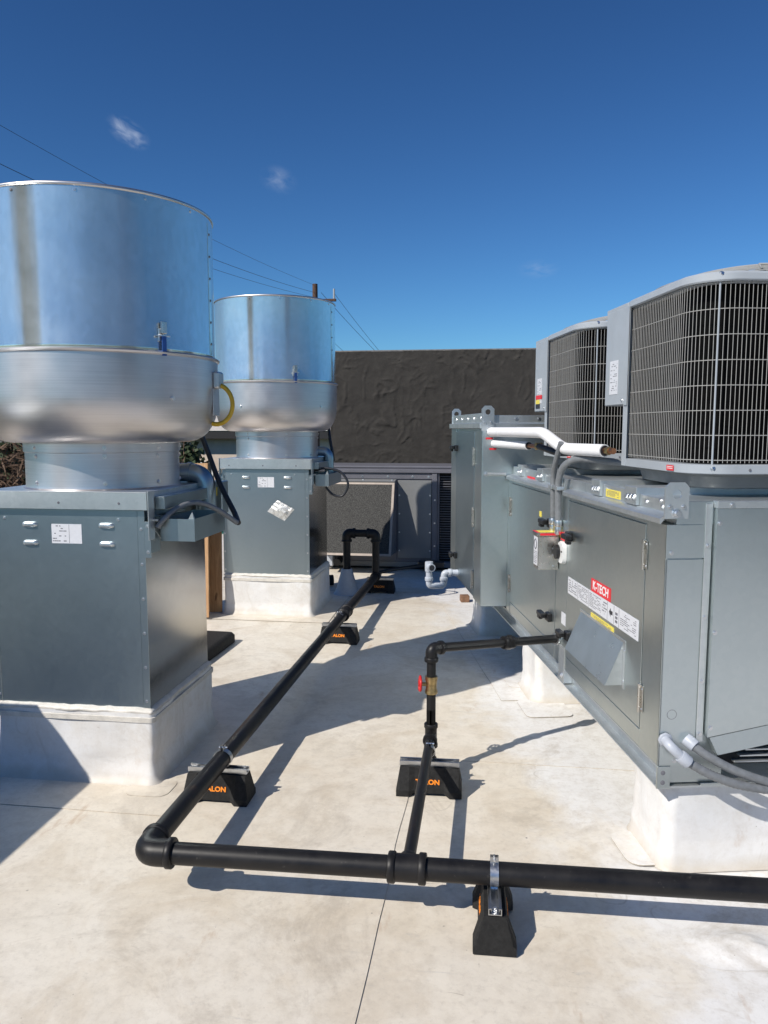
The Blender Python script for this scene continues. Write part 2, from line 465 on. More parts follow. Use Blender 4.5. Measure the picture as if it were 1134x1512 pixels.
def text(name, body, size, parent, loc, X, Y, mat, ext=.0006, bold=.0, sx=1.):
    cu = bpy.data.curves.new(name, 'FONT'); cu.body = body; cu.size = size; cu.extrude = ext; cu.offset = bold
    cu.align_x = 'CENTER'; cu.align_y = 'CENTER'
    cu.resolution_u = 3
    t = bpy.data.objects.new('tmp', cu); COL.objects.link(t)
    dg = bpy.context.evaluated_depsgraph_get()
    me = bpy.data.meshes.new_from_object(t.evaluated_get(dg))
    bpy.data.objects.remove(t); me.materials.clear(); me.materials.append(MT[mat])
    X = Vector(X); Y = Vector(Y); Z = X.cross(Y)
    m = Matrix((X, Y, Z)).transposed()
    for v in me.vertices: v.co = m @ Vector((v.co.x * sx, v.co.y, v.co.z))
    return link(name, me, parent, loc)
def print_lines(parent, f, rows, w, h, ncol=1, seed=0, mat='ink', dens=.8):
    """unreadable small print: short dashes laid on a label; f(x, y) -> point, f.n the outward normal"""
    rnd = random.Random(seed); m = M()
    for r in range(rows):
        y = h * (1 - (r + .8) / (rows + .6)); th = h / rows * .34
        x = w * .06
        while x < w * .94:
            l = min(rnd.uniform(.04, .2) * w, w * .95 - x)
            if rnd.random() < dens and l > 0:
                a, b, c, d = f(x, y), f(x + l, y), f(x + l, y + th), f(x, y + th)
                vs = [m.bm.verts.new(p) for p in (a, b, c, d)]; m.bm.faces.new(vs)
            x += l + w * .02
        if rnd.random() < .12: continue
    return m.obj('small_print', mat, parent)

def rrect(x0, x1, y0, y1, r, n=6, div=1):
    P = []
    for cx, cy, a0 in ((x1 - r, y1 - r, 0), (x0 + r, y1 - r, 90), (x0 + r, y0 + r, 180), (x1 - r, y0 + r, 270)):
        for k in range(n + 1):
            a = R(a0 + 90 * k / n); P.append((cx + r * math.cos(a), cy + r * math.sin(a)))
    if div > 1:
        Q = []
        for i, p in enumerate(P):
            q = P[(i + 1) % len(P)]; Q.append(p)
            L = math.dist(p, q)
            if L > .12:
                for k in range(1, div): Q.append((p[0] + (q[0] - p[0]) * k / div, p[1] + (q[1] - p[1]) * k / div))
        P = Q
    return P

# ---------------------------------------------------------------- frames
BR = R(11.7); OX, OY = .599, 2.717
cB, sB = math.cos(BR), math.sin(BR)
def Bw(u, v, z): return Vector((OX + u * cB - v * sB, OY + u * sB + v * cB, z))

# ================================================================= SETTING
M().box(-600, 600, -600, 900, -4.9, -4.5).obj('ground', 'earth', kind='structure')
M().box(-60, 10, 34, 44, -4.496, -4.49).obj('lawn', 'grass', kind='structure')
M().box(-90, 60, 24, 33, -4.496, -4.491).obj('road', 'asphalt', kind='structure')
M().box(-90, 60, 20.5, 23.8, -4.496, -4.39).obj('pavement', 'concrete', kind='structure')
roof = M().box(-4.5, 5.4, -5.2, 11.2, -4.45, -.006).obj('roof', 'memb', kind='structure')
# membrane sheets lap over one another; each has a real edge
xs = [-4.5, -2.2, -.37, 1.47, 3.3, 5.4]; ys = [-5.2, -1.4, 3.62, 7.4, 11.2]
def sheet(x0, x1, y0, y1, top, mat='memb', rz=0, parent=roof, wob=.004, r=.0):
    m = M(); P = rrect(x0, x1, y0, y1, r, 4, 1) if r else None
    if not P:
        P = []
        C = [(x0, y0), (x1, y0), (x1, y1), (x0, y1)]
        for i in range(4):
            a, b = C[i], C[(i + 1) % 4]; n = max(2, int(math.dist(a, b) / .12))
            for k in range(n): P.append((a[0] + (b[0] - a[0]) * k / n, a[1] + (b[1] - a[1]) * k / n))
    P = [(p[0] + wob * noise.noise(Vector((p[0] * 3, p[1] * 3, 1))) * 2, p[1] + wob * noise.noise(Vector((p[0] * 3, p[1] * 3, 9))) * 2) for p in P]
    if rz:
        P = [tuple(Bw(p[0], p[1], 0)[:2]) for p in P]
    A = [m.bm.verts.new((x, y, top - .0035)) for x, y in P]; T = [m.bm.verts.new((x, y, top)) for x, y in P]
    n = len(P); m.bm.faces.new(T)
    side = [m.bm.faces.new((A[i], A[(i + 1) % n], T[(i + 1) % n], T[i])) for i in range(n)]
    for f in side: f.material_index = 1
    me = m.mesh('membrane_sheet', MT[mat], 30); me.materials.append(MT['seam'])
    return link('membrane_sheet', me, parent)
for i in range(5):
    for j in range(4):
        lvl = (i + 2 * j) % 4
        sheet(xs[i] - (.03 if i else 0), xs[i + 1] + (.03 if i < 4 else 0), ys[j] - (.02 if j else 0), ys[j + 1] + (.02 if j < 3 else 0), -.004 + .0012 * lvl)
sheet(-2.42, -1.30, 2.88, 4.05, .0028, 'memb')
sheet(-2.42, -1.32, 6.10, 7.25, .0028, 'memb')
sheet(-.155, 1.7, 1.80, 4.25, .0030, 'memb', rz=1)
sheet(-.06, .30, .06, .30, .0052, 'memb', rz=1, r=.05)
sheet(-.07, .20, 1.52, 1.80, .0052, 'memb', rz=1, r=.04)
sheet(-.06, .16, 2.02, 2.2, .0052, 'memb', rz=1, r=.04)
sheet(-.10, .14, 3.05, 3.3, .0052, 'memb', rz=1, r=.04)
sheet(-1.58, -1.38, 3.03, 3.20, .0052, 'memb', r=.05)
# a raised blister in the membrane near the right foreground
def blister(cx, cy, rx, ry, h):
    m = M(); rings = []
    N, K = 40, 12
    for i in range(K):
        t = i / (K - 1)
        ring = []
        for k in range(N):
            a = 2 * math.pi * k / N
            e = 1 - t
            w = 1 + .22 * noise.noise(Vector((math.cos(a) * 1.4, math.sin(a) * 1.4, 4)))
            ring.append((cx + rx * w * e * math.cos(a) + .03 * t, cy + ry * w * e * math.sin(a), -.002 + h * (1 - e * e) ** 2 * (1 + .3 * noise.noise(Vector((e * 3 * math.cos(a), e * 3 * math.sin(a), 0))))))
        if i == K - 1: ring = [(cx + .03 + .001 * math.cos(2 * math.pi * k / N), cy + .001 * math.sin(2 * math.pi * k / N), -.002 + h) for k in range(N)]
        rings.append(ring)
    m.loft(rings, cap0=False)
    return m.obj('membrane_wrinkle', 'memb', roof, ang=80)
blister(0.77, 2.35, .20, .11, .022)

# roof curbs wrapped in membrane
def curb(x0, x1, y0, y1, h, label, loc=(0, 0, 0), rz=0, seed=0, r=.022, lip=True, group='membrane wrapped roof curbs', flare=.036):
    t = thing('roof_curb', label, 'roof curb', loc, rz, group)
    lv = [(0, flare), (.006, flare * .8), (.018, flare * .5), (.04, flare * .25), (.075, .006)] + [(.075 + (h - .075) * k / 12, 0) for k in range(1, 13)]
    rings = []
    for z, off in lv:
        P = rrect(x0 - off, x1 + off, y0 - off, y1 + off, r + off, 6, 16)
        ring = []
        for k, (x, y) in enumerate(P):
            n = noise.noise(Vector((x * 4.5 + seed, y * 4.5, z * 5))) * .014 + noise.noise(Vector((x * 13 + seed, y * 13, z * 11))) * .0055
            n *= min(1, (z) / .1) if z < .1 else 1
            d = Vector((x - (x0 + x1) / 2, y - (y0 + y1) / 2)).normalized()
            ring.append((x + d.x * n, y + d.y * n, z))
        rings.append(ring)
    M().loft(rings).obj('flashing', 'memb_flash', t, ang=60)
    if lip:
        rings = []
        for z, off in ((h - .004, -.004), (h - .002, .002), (h + .006, .003), (h + .012, -.002), (h + .021, -.016), (h + .022, -.035)):
            ring = []
            for (x, y) in rrect(x0 - off, x1 + off, y0 - off, y1 + off, max(.004, r * .5 + off), 4, 26):
                n = noise.noise(Vector((x * 22, y * 22, 3 + seed))) * .006
                ring.append((x, y, z + n + noise.noise(Vector((x * 60, y * 60, seed))) * .003))
            rings.append(ring)
        M().loft(rings, cap0=False).obj('caulk_bead', 'caulk', t, ang=70)
        for zz in (h - .03,):
            m = M(); P = rrect(x0 - .009, x1 + .009, y0 - .009, y1 + .009, r + .004, 5, 8); Q = rrect(x0 - .004, x1 + .004, y0 - .004, y1 + .004, r, 5, 8)
            m.loft([[(x, y, zz - .012) for x, y in Q], [(x, y, zz - .010) for x, y in P], [(x, y, zz + .012) for x, y in P], [(x, y, zz + .014) for x, y in Q]], False, False)
            m.obj('termination_strip', 'caulk', t)
    return t

F1 = (-1.8635, 3.528); F2 = (-1.8835, 6.67)
curb(-.379, .379, -.376, .376, .328, 'white membrane curb under the nearer exhaust fan, brown scuff on its front', (F1[0], F1[1], 0), seed=1)
curb(-.385, .385, -.376, .376, .338, 'white membrane curb under the farther exhaust fan, beside the leaning plywood', (F2[0], F2[1], 0), seed=5)
curb(.05, 1.45, .03, .36, .322, 'white membrane curb under the near end of the long air unit', Bw(0, 0, 0), BR, 9, .045, False, flare=.02)
curb(.04, 1.45, 1.76, 2.12, .322, 'white membrane curb under the middle of the long air unit', Bw(0, 0, 0), BR, 13, .05, False)
curb(.0, 1.45, 3.22, 3.62, .424, 'white membrane curb under the tall far end of the long air unit', Bw(0, 0, 0), BR, 17, .04, False)

# ---------------------------------------------------------------- stucco wall at the back
def stucco_wall():
    x0, x1, y, zt = -2.10, 3.2, 10.0, 2.59
    t = thing('stucco_wall', 'tall charcoal stucco wall with trowel marks behind the rooftop unit', 'wall')
    nx, nz = 330, 200
    bm = bmesh.new(); G = []
    for j in range(nz + 1):
        row = []
        for i in range(nx + 1):
            X = x0 + (x1 - x0) * i / nx; Z = zt * j / nz
            wv = Vector((X * 1.6, Z * 1.6, 3)); w1 = noise.noise(wv); w2 = noise.noise(wv + Vector((7, 3, 0)))
            d = .010 * noise.noise(Vector((X * 1.9, Z * 1.9, 8))) + .0045 * noise.noise(Vector((X * 8, Z * 6, 8))) + .0022 * noise.noise(Vector((X * 24, Z * 20, 4)))
            for q, (fx, fz, sd, am, sh, th) in enumerate(((5.2, 2.6, 1, .012, 9, .03), (3.4, 6.0, 31, .011, 10, .07), (10, 6, 57, .007, 6, .0))):
                p = Vector((X * fx + w1 * 1.6 + Z * (1.3 if q == 1 else -.8), Z * fz + w2 * 1.4, sd)); n = noise.noise(p)
                msk = min(1, max(0, noise.noise(Vector((X * 3.3 + w2, Z * 2.6, sd + 9))) - th) * 5)
                # a steep lip on one side, a soft trowelled slope on the other
                r = max(0, 1 - n * sh * .42) if n > 0 else max(0, 1 + n * sh * 2.4)
                d += am * r * r * msk
            zz = Z + (.012 * noise.noise(Vector((X * 1.7, 0, 2))) if j == nz else 0)
            row.append(bm.verts.new((X, y - d, zz)))
        G.append(row)
    for j in range(nz):
        for i in range(nx): bm.faces.new((G[j][i], G[j][i + 1], G[j + 1][i + 1], G[j + 1][i]))
    m = M(); m.bm.free(); m.bm = bm
    o = m.obj('stucco_face', 'stucco', t, ang=80)
    M().box(x0, x1, y + .03, y + .28, 0, zt - .01).obj('wall_core', 'stucco', t)
    M().box(x0, x0 + .02, y - .004, y + .03, 0, zt - .012).obj('corner_bead', 'stucco', t)
    B('coping', 'coping', t, x0 - .01, x1, y + .0, y + .30, zt - .006, zt + .016, .004)
stucco_wall()

# ================================================================= EXHAUST FANS
def exhaust_fan(C, hx, hy, zb, zs, label, rd, rn, tape, aL, aS, aB):
    """zs: cap bottom, cap top, bowl bottom, seam, rim"""
    zc0, zc1, zbb, zse, zr = zs
    t = thing('exhaust_fan', label, 'exhaust fan', (C[0], C[1], 0), 0, 'upblast exhaust fans on white curbs')
    g = 'galv'
    # extension box: core and panels
    B('box_core', g, t, -hx + .006, hx - .006, -hy + .006, hy - .006, zb, zc0 + .02)
    fp = B('front_panel', g, t, -hx + .004, hx - .03, -hy, -hy + .0055, zb + .001, zc0 - .001)
    B('back_panel', g, t, -hx + .006, hx - .006, hy - .0055, hy, zb + .001, zc0 - .001)
    B('side_panel', 'galv_roof_tint', t, hx - .0055, hx, -hy + .001, hy - .001, zb + .001, zc0 - .001)
    B('side_panel', g, t, -hx, -hx + .0055, -hy + .008, hy - .001, zb + .001, zc0 - .001)
    # corner flanges
    B('corner_flange', g, t, hx - .030, hx + .003, -hy - .003, -hy, zb + .004, zc0 - .002)
    B('corner_flange', g, t, -hx - .022, -hx + .004, -hy - .002, -hy + .003, zb + .004, zc0 - .002)
    screws(t, [(hx - .014, -hy - .003, zb + .035 + k * (zc0 - zb - .12) / 5) for k in range(6)], (0, -1, 0), .0055, .005)
    screws(t, [(-hx - .008, -hy - .002, zb + .035 + k * (zc0 - zb - .12) / 5) for k in range(6)], (0, -1, 0), .0055, .005)
    screws(t, [(x, -hy - .0, zc0 - .045) for x in (-hx + .06, hx - .12)], (0, -1, 0), .0055, .005)
    # vents: stamped louvres
    for x in (-.178, .186):
        for z in (zc0 - .072, zc0 - .155):
            m = M(); rings = []
            for d, s in ((0, 1), (.006, .94), (.012, .78), (.014, .5)):
                rings.append([(x + px * s * .037, -hy - d + .0005, z + pz * s * .0125) for px, pz in
                              [(math.copysign(abs(math.cos(a)) ** .35, math.cos(a)), math.copysign(abs(math.sin(a)) ** .8, math.sin(a))) for a in [2 * math.pi * k / 20 for k in range(20)]]])
            m.loft(rings, False, True).obj('vent_louvre', 'galv_bright', t, ang=50)
    # label with print
    lx0, lx1, lz0, lz1 = -.075, .068, zc0 - .155, zc0 - .068
    lb = M().box(lx0, lx1, -hy - .0012, -hy - .0002, lz0, lz1, 0).obj('paper_label', 'label', t)
    print_lines(lb, lambda a, b: (lx0 + a, -hy - .0016, lz0 + b), 7, .075, .085, seed=3, dens=.45)
    B('divider', 'ink', lb, lx0 + .083, lx0 + .0845, -hy - .0016, -hy - .0012, lz0 + .002, lz1 - .002, 0)
    if tape:
        m = M(); n = 9; G = []
        for j in range(n):
            row = []
            for i in range(n):
                a, b = (i / (n - 1) - .5) * .17, (j / (n - 1) - .5) * .13
                sk = .25 * b
                ang = R(-28)
                x = .125 + (a + sk) * math.cos(ang) - b * math.sin(ang); z = zc0 - .35 + (a + sk) * math.sin(ang) + b * math.cos(ang)
                d = .003 + .016 * (1 - (2 * i / (n - 1) - 1) ** 2) * (1 - (2 * j / (n - 1) - 1) ** 2) + .010 * noise.noise(Vector((i * .9, j * .9, 3)))
                row.append(m.bm.verts.new((x, -hy - max(.001, d), z)))
            G.append(row)
        for j in range(n - 1):
            for i in range(n - 1): m.bm.faces.new((G[j][i], G[j][i + 1], G[j + 1][i + 1], G[j + 1][i]))
        m.obj('taped_document_bag', 'foil', t, ang=20, label='small crumpled silver bag taped to the front panel')
    # cap: flanged lid
    ov = .028
    cp = M()
    cp.box(-hx - ov, hx + ov, -hy - ov, hy + ov, zc1 - .006, zc1, .0015)
    cp.box(-hx - ov, hx + ov, -hy - ov, -hy - ov + .003, zc0 + .002, zc1 - .006, 0)
    cp.box(-hx - ov, hx + ov, hy + ov - .003, hy + ov, zc0 + .002, zc1 - .006, 0)
    cp.box(hx + ov - .003, hx + ov, -hy - ov + .003, hy + ov - .003, zc0 + .002, zc1 - .006, 0)
    cp.box(-hx - ov, -hx - ov + .003, -hy - ov + .003, hy + ov - .003, zc0 + .002, zc1 - .006, 0)
    cp.obj('cap_lid', 'galv_bright', t)
    screws(t, [(x, -hy - ov, zc0 + .03) for x in (-hx + .05, -.02, hx - .10)], (0, -1, 0), .004, .003, 'ink')
    # hinge brackets at the right front corner (and left)
    for sx in (1, -1):
        hb = M()
        x = sx * (hx + .034)
        hb.box(min(x, x + sx * .004), max(x, x + sx * .004), -hy - ov - .006, -hy - ov + .055, zc0 - .13, zc1 + .004, .001)
        hb.obj('hinge_plate', 'galv_bright', t)
        hb2 = M()
        x2 = sx * (hx + .006)
        hb2.box(min(x2, x2 + sx * .028), max(x2, x2 + sx * .028), -hy - .012, -hy - .009, zc0 - .21, zc0 - .05, .001)
        hb2.box(min(x2, x2 + sx * .003), max(x2, x2 + sx * .003), -hy - .009, -hy + .14, zc0 - .20, zc0 - .06, .001)
        hb2.obj('hinge_bracket', g, t)
        gs = M().hexa([(x2 + sx * .02, -hy + .0, zc0 - .06), (x2 + sx * .024, -hy + .0, zc0 - .06), (x2 + sx * .024, -hy + .12, zc0 - .15), (x2 + sx * .02, -hy + .12, zc0 - .15),
                       (x2 + sx * .02, -hy + .0, zc0 - .03), (x2 + sx * .024, -hy + .0, zc0 - .03), (x2 + sx * .024, -hy + .12, zc0 - .11), (x2 + sx * .02, -hy + .12, zc0 - .11)])
        gs.obj('gusset', 'galv_bright', t)
        screws(t, [(x2 + sx * .014, -hy - .012, zc0 - .07), (x2 + sx * .014, -hy - .012, zc0 - .185)], (0, -1, 0), .006, .005)
        B('hinge_pin', 'zinc', t, *(sorted((sx * (hx + .03), sx * (hx + .06)))), -hy + .01, -hy + .02, zc0 - .05, zc0 - .04, .001)
    # side rail under the cap
    B('side_rail', g, t, hx + .032, hx + .075, -hy + .05, hy - .05, zc0 - .0, zc0 + .055)
    # neck
    prof = [(rn + .012, zc1 + .0005), (rn + .002, zc1 + .006), (rn, zc1 + .02), (rn, zbb - .045), (rn + .006, zbb - .042), (rn + .006, zbb - .002), (rn - .02, zbb)]
    M().lathe(prof, 72).obj('neck', 'alum', t)
    for a in (-118, -62, -20, 20):
        d = Vector((math.cos(R(a)), math.sin(R(a)), 0))
        screws(t, [d * (rn + .006) + Vector((0, 0, zbb - .022)), d * (rn + .001) + Vector((0, 0, zbb - .06)), d * (rn + .001) + Vector((0, 0, zc1 + .03))], d, .007, .006)
    # spun bowl
    zs_ = zse
    prof = [(rn + .008, zbb - .001), (rn + .03, zbb)]
    rb = rd + .010; H = (zs_ - zbb) * .52
    for k in range(1, 15):
        a = R(90 * k / 14)
        prof.append((rn + .03 + (rb - rn - .03) * math.sin(a) ** .9, zbb + H * (1 - math.cos(a)) ** 1.05))
    prof += [(rb + .001, zbb + H + (zs_ - zbb - H) * .5), (rb + .002, zs_ - .012), (rb + .010, zs_ - .008), (rb + .012, zs_ - .001), (rb + .006, zs_ + .005), (rd - .002, zs_ + .006)]
    M().lathe(prof, 96).obj('bowl', 'alum', t, ang=40)
    for a in (*aB, 40, 110):
        d = Vector((math.cos(R(a)), math.sin(R(a)), 0))
        screws(t, [d * (rb + .001) + Vector((0, 0, zbb + (zs_ - zbb) * .50))], d, .008, .006)
    # drum (windband): open cylinder with wall thickness
    prof = [(rd, zs_ + .004), (rd, zs_ + .012), (rd + .001, zs_ + .016), (rd, zs_ + .02), (rd, zr - .03), (rd + .0, zr - .006), (rd - .004, zr - .006), (rd - .004, zs_ + .02), (rd - .004, zs_ + .004)]
    dr = M().lathe(prof, 96).obj('windband_drum', 'drum', t, ang=40)
    # vertical lap seam with rivets on the right
    a = R(aS)
    m = M().box(-.0015, .0015, -.014, .014, zs_ + .02, zr - .03, 0, Matrix.Rotation(a, 4, 'Z') @ Matrix.Translation((rd + .001, 0, 0)))
    m.obj('lap_seam', 'drum', t)
    d = Vector((math.cos(a), math.sin(a), 0))
    screws(t, [d * (rd + .002) + Vector((0, 0, zs_ + .07 + k * (zr - zs_ - .15) / 5)) for k in range(6)], d, .005, .004, 'ink')
    # rolled rim
    N = 96
    m = M().lathe([(rd - .003 + .009 * math.cos(2 * math.pi * k / 8), zr + .009 * math.sin(2 * math.pi * k / 8)) for k in range(8)], N, close=True)
    m.obj('rolled_rim', 'alum', t, ang=60)
    for a in (-98, -70, -40, -14):
        d = Vector((math.cos(R(a)), math.sin(R(a)), 0))
        screws(t, [d * rd + Vector((0, 0, zr - .022))], d, .005, .004, 'ink' if a == -98 else 'screw')
    # draw latch
    a = R(aL); Rm = Matrix.Rotation(a, 4, 'Z')
    def rb_(x0, x1, y0, y1, z0, z1, bev=.0015): return M().box(x0, x1, y0, y1, z0, z1, bev, Rm)
    l = rb_(rd + .001, rd + .006, -.020, .020, zs_ + .045, zs_ + .10).obj('latch', 'screw', t)
    rb_(rd + .006, rd + .022, -.013, .013, zs_ + .078, zs_ + .128).obj('latch_lever', 'stainless', l)
    rb_(rd + .012, rd + .018, -.030, .030, zs_ + .066, zs_ + .074).obj('latch_bar', 'screw', l)
    rb_(rd + .013, rd + .019, -.011, .011, zs_ - .016, zs_ + .068).obj('latch_hook', 'blue', l)
    if tape: return t
    # square sticker on the drum
    m = M(); V = []
    for k in range(7):
        a = R(-110.5 - 3.0 * k); V.append([m.bm.verts.new(((rd + .0015) * math.cos(a), (rd + .0015) * math.sin(a), z)) for z in (zr - .26, zr - .135)])
    for p, q in zip(V, V[1:]): m.bm.faces.new((p[0], q[0], q[1], p[1]))
    m.obj('drum_sticker', 'label', t)
    return t

fan1 = exhaust_fan(F1, .3615, .357, .345, (1.245, 1.325, 1.535, 1.928, 2.582), 'large nearer exhaust fan with tall galvanised drum, at the left edge', .538, .352, False, -34, 5, (-117, -30))
fan2 = exhaust_fan(F2, .3665, .357, .355, (1.258, 1.345, 1.575, 1.985, 2.668), 'smaller looking farther exhaust fan with silver bag taped to its box', .520, .358, True, -57, -8, (-108, -30))

# grease trough, conduit elbow, loops on each fan
def fan_extras(t, C, scale, hx, hy, zc0, zc1, rd, near):
    # trough: shallow open box hung on the right side
    z0, z1 = zc0 - .145, zc0 - .045
    x0, x1 = hx + .045, hx + .205
    y0, y1 = -hy + .065, .10 if near else hy - .1
    if not near: x1 = hx + .16
    g = M()
    g.box(x0, x1, y0, y1, z0, z0 + .003, 0)
    g.box(x0, x1, y0, y0 + .003, z0 + .003, z1, 0)
    g.box(x0, x1, y1 - .003, y1, z0 + .003, z1, 0)
    g.box(x1 - .003, x1, y0 + .003, y1 - .003, z0 + .003, z1, 0)
    g.box(x0, x0 + .003, y0 + .003, y1 - .003, z0 + .003, z1, 0)
    tr = g.obj('grease_trough', 'galv', t)
    M().hexa([(x1 - .03, y0 + .003, z1 - .002), (x1 - .003, y0 + .003, z1 - .002), (x1 - .003, y0 + .02, z1 - .002), (x1 - .03, y0 + .01, z1 - .002),
              (x1 - .012, y0 + .003, z1 + .03), (x1 - .01, y0 + .003, z1 + .03), (x1 - .01, y0 + .006, z1 + .03), (x1 - .012, y0 + .006, z1 + .03)]).obj('trough_tab', 'galv_bright', tr)
    B('trough_hanger', 'galv', t, hx - .0, x0, y0 + .1, y0 + .13, z0 + .02, z1, .001)
    B('trough_hanger', 'galv', t, hx - .0, x0, y1 - .13, y1 - .10, z0 + .02, z1, .001)
    # elbow duct behind
    if near:
        P = fillet([(hx - .16, hy - .10, zc1 + .05), (hx + .055, hy - .10, zc1 + .05), (hx + .055, hy - .10, zc0 - .16)], .09, 8)
        M().tube(P, .048, 18).obj('grease_spout', 'galv', t, ang=50)
        M().tube([(hx - .04, hy - .10, zc1 + .05), (hx - .02, hy - .10, zc1 + .05)], .053, 18).obj('spout_collar', 'galv', t)
        bx = B('junction_box', 'galv', t, hx - .06, hx + .09, hy + .03, hy + .13, zc0 - .1, zc1 - .005, .004)
        B('warning_sticker', 'yellow', bx, hx + .02, hx + .065, hy + .0285, hy + .0297, zc0 - .0, zc0 + .045, 0, label='small yellow warning sticker')
    else:
        P = fillet([(hx - .12, hy - .2, zc1 + .05), (hx + .07, hy - .2, zc1 + .05), (hx + .07, hy - .2, zc0 - .10)], .07, 6)
        M().tube(P, .042, 16).obj('grease_spout', 'galv', t, ang=50)

fan_extras(fan1, F1, 1, .3615, .357, 1.245, 1.325, .538, True)
fan_extras(fan2, F2, 1, .3665, .357, 1.258, 1.345, .520, False)

def loose_cable(name, label, cat, P, r, mat, parent=None, seg=10):
    o = M().tube(catmull(P, 8), r, seg).obj(name, mat, parent, ang=60)
    if parent is None: tag(o, label, cat)
    return o
# power whip hanging from the nearer fan
loose_cable('power_cable', 'thick dark cable hanging from the nearer fan bowl past its box corner', 'cable',
            [(-1.52, 3.86, 1.66), (-1.494, 3.85, 1.574), (-1.456, 3.85, 1.469), (-1.379, 3.80, 1.314), (-1.275, 3.70, 1.186), (-1.222, 3.61, 1.140)], .014, 'cable')
loose_cable('power_cable', 'dark cable arching over the trough of the nearer fan to the low kink', 'cable',
            [(-1.455, 3.20, 1.165), (-1.428, 3.22, 1.205), (-1.401, 3.30, 1.242), (-1.351, 3.40, 1.258), (-1.29, 3.50, 1.217), (-1.225, 3.60, 1.142)], .0125, 'flex')
loose_cable('power_cable', 'grey cable looping off the trough of the farther fan', 'cable',
            [(-1.50, 6.45, 1.24), (-1.40, 6.45, 1.262), (-1.27, 6.45, 1.23), (-1.205, 6.45, 1.13), (-1.25, 6.45, 1.03), (-1.335, 6.45, 1.035), (-1.40, 6.45, 1.10)], .0105, 'cable')
loose_cable('power_cable', 'dark cable dropping behind the neck of the farther fan', 'cable',
            [(-1.50, 7.05, 1.62), (-1.475, 7.0, 1.50), (-1.45, 6.98, 1.38), (-1.44, 6.98, 1.30)], .014, 'cable')
# disconnect cover on the bowl and yellow loop
B('switch_cover', 'galv_bright', fan1, .545, .575, .03, .11, 1.79, 1.87, .008)
B('cover_plate', 'alum', fan1, .547, .553, .02, .10, 1.66, 1.79, .002)
o = M().tube([(-1.318 + .083 * math.sin(a), 3.60, 1.715 + .095 * math.cos(a)) for a in [R(-10 + 205 * k / 20) for k in range(21)]], .011, 10).obj('yellow_cable_loop', 'ycable', ang=60)
tag(o, 'yellow cable loop sticking out of the nearer fan bowl', 'cable')

# ================================================================= GAS PIPING
def ydir(x): return 2.325 + .027 * (x + 1.138)
PZ = .18; PR = .0365
gp = thing('gas_pipe', 'thick black gas pipe running round the corner along the roof', 'pipe', (-1.138, 2.325, 0))
o0 = Vector((-1.138, 2.325, 0))
def P(x, y, z): return Vector((x, y, z)) - o0
seg = [(-1.04, -.325), (-.18, 1.9), (1.9, 3.4)]
M().tube([P(-1.07, ydir(-1.07), PZ), P(-.30, ydir(-.30), PZ)], PR, 24).obj('pipe_run', 'pipe', gp)
M().tube([P(-.20, ydir(-.20), PZ), P(4.2, ydir(4.2), PZ)], PR, 24).obj('pipe_run', 'pipe', gp)
def xn(y): return -1.138 + .0105 * (y - 2.33)
M().tube([P(xn(2.40), 2.40, PZ), P(xn(5.72), 5.72, PZ)], PR, 24).obj('pipe_run', 'pipe', gp)
M().tube([P(xn(5.72), 5.72, PZ), P(xn(7.23), 7.23, PZ)], PR, 24).obj('pipe_run', 'pipe', gp)
# elbow
e = M()
pe = fillet([P(-1.045, ydir(-1.045), PZ), P(-1.138, 2.325, PZ), P(xn(2.418), 2.418, PZ)], .075, 10)
e.tube(pe, PR * 1.24, 24)
e.obj('elbow', 'pipe', gp, ang=50)
def collar(parent, a, b, r, name='collar', mat='pipe', seg=24):
    a, b = Vector(a), Vector(b); d = (b - a) * .12
    return M().tube([a, a + d, b - d, b], [r * .95, r, r, r * .95], seg).obj(name, mat, parent, ang=50)
collar(gp, P(-1.058, ydir(-1.058), PZ), P(-1.036, ydir(-1.036), PZ), PR * 1.38)
collar(gp, P(xn(2.402), 2.402, PZ), P(xn(2.424), 2.424, PZ), PR * 1.38)
# tee
M().tube([P(-.305, ydir(-.3), PZ), P(-.195, ydir(-.2), PZ)], PR * 1.2, 24).obj('tee', 'pipe', gp)
collar(gp, P(-.312, ydir(-.3), PZ), P(-.288, ydir(-.3), PZ), PR * 1.36)
collar(gp, P(-.212, ydir(-.2), PZ), P(-.188, ydir(-.2), PZ), PR * 1.36)
collar(gp, P(-.25, 2.34, PZ), P(-.25, 2.402, PZ), .034)
for y in (5.66, 5.74):
    pass
collar(gp, P(xn(5.67), 5.67, PZ), P(xn(5.80), 5.80, PZ), PR * 1.25, 'coupling')
collar(gp, P(xn(5.655), 5.655, PZ), P(xn(5.68), 5.68, PZ), PR * 1.40)
collar(gp, P(xn(5.79), 5.79, PZ), P(xn(5.815), 5.815, PZ), PR * 1.40)
collar(gp, P(xn(7.18), 7.18, PZ), P(xn(7.30), 7.30, PZ), PR * 1.3, 'coupling')
# swing joint at the far end: up, over and down into the boot
U = [P(xn(7.25), 7.25, PZ), P(xn(7.25), 7.25, .595), P(-1.37, 7.25, .595), P(-1.37, 7.25, .20)]
M().tube([U[0], U[1] - Vector((0, 0, .05))], PR, 20).obj('riser', 'pipe', gp)
M().tube([U[1] - Vector((.05, 0, 0)), U[2] + Vector((.05, 0, 0))], PR, 20).obj('riser', 'pipe', gp)
M().tube([U[2] - Vector((0, 0, .05)), U[3]], PR, 20).obj('riser', 'pipe', gp)
for c, a, b in ((U[1], Vector((0, 0, -1)), Vector((-1, 0, 0))), (U[2], Vector((1, 0, 0)), Vector((0, 0, -1)))):
    M().tube(fillet([c + a * .08, c, c + b * .08], .065, 7), PR * 1.25, 20).obj('elbow', 'pipe', gp, ang=50)
    collar(gp, c + a * .062, c + a * .085, PR * 1.42); collar(gp, c + b * .062, c + b * .085, PR * 1.42)
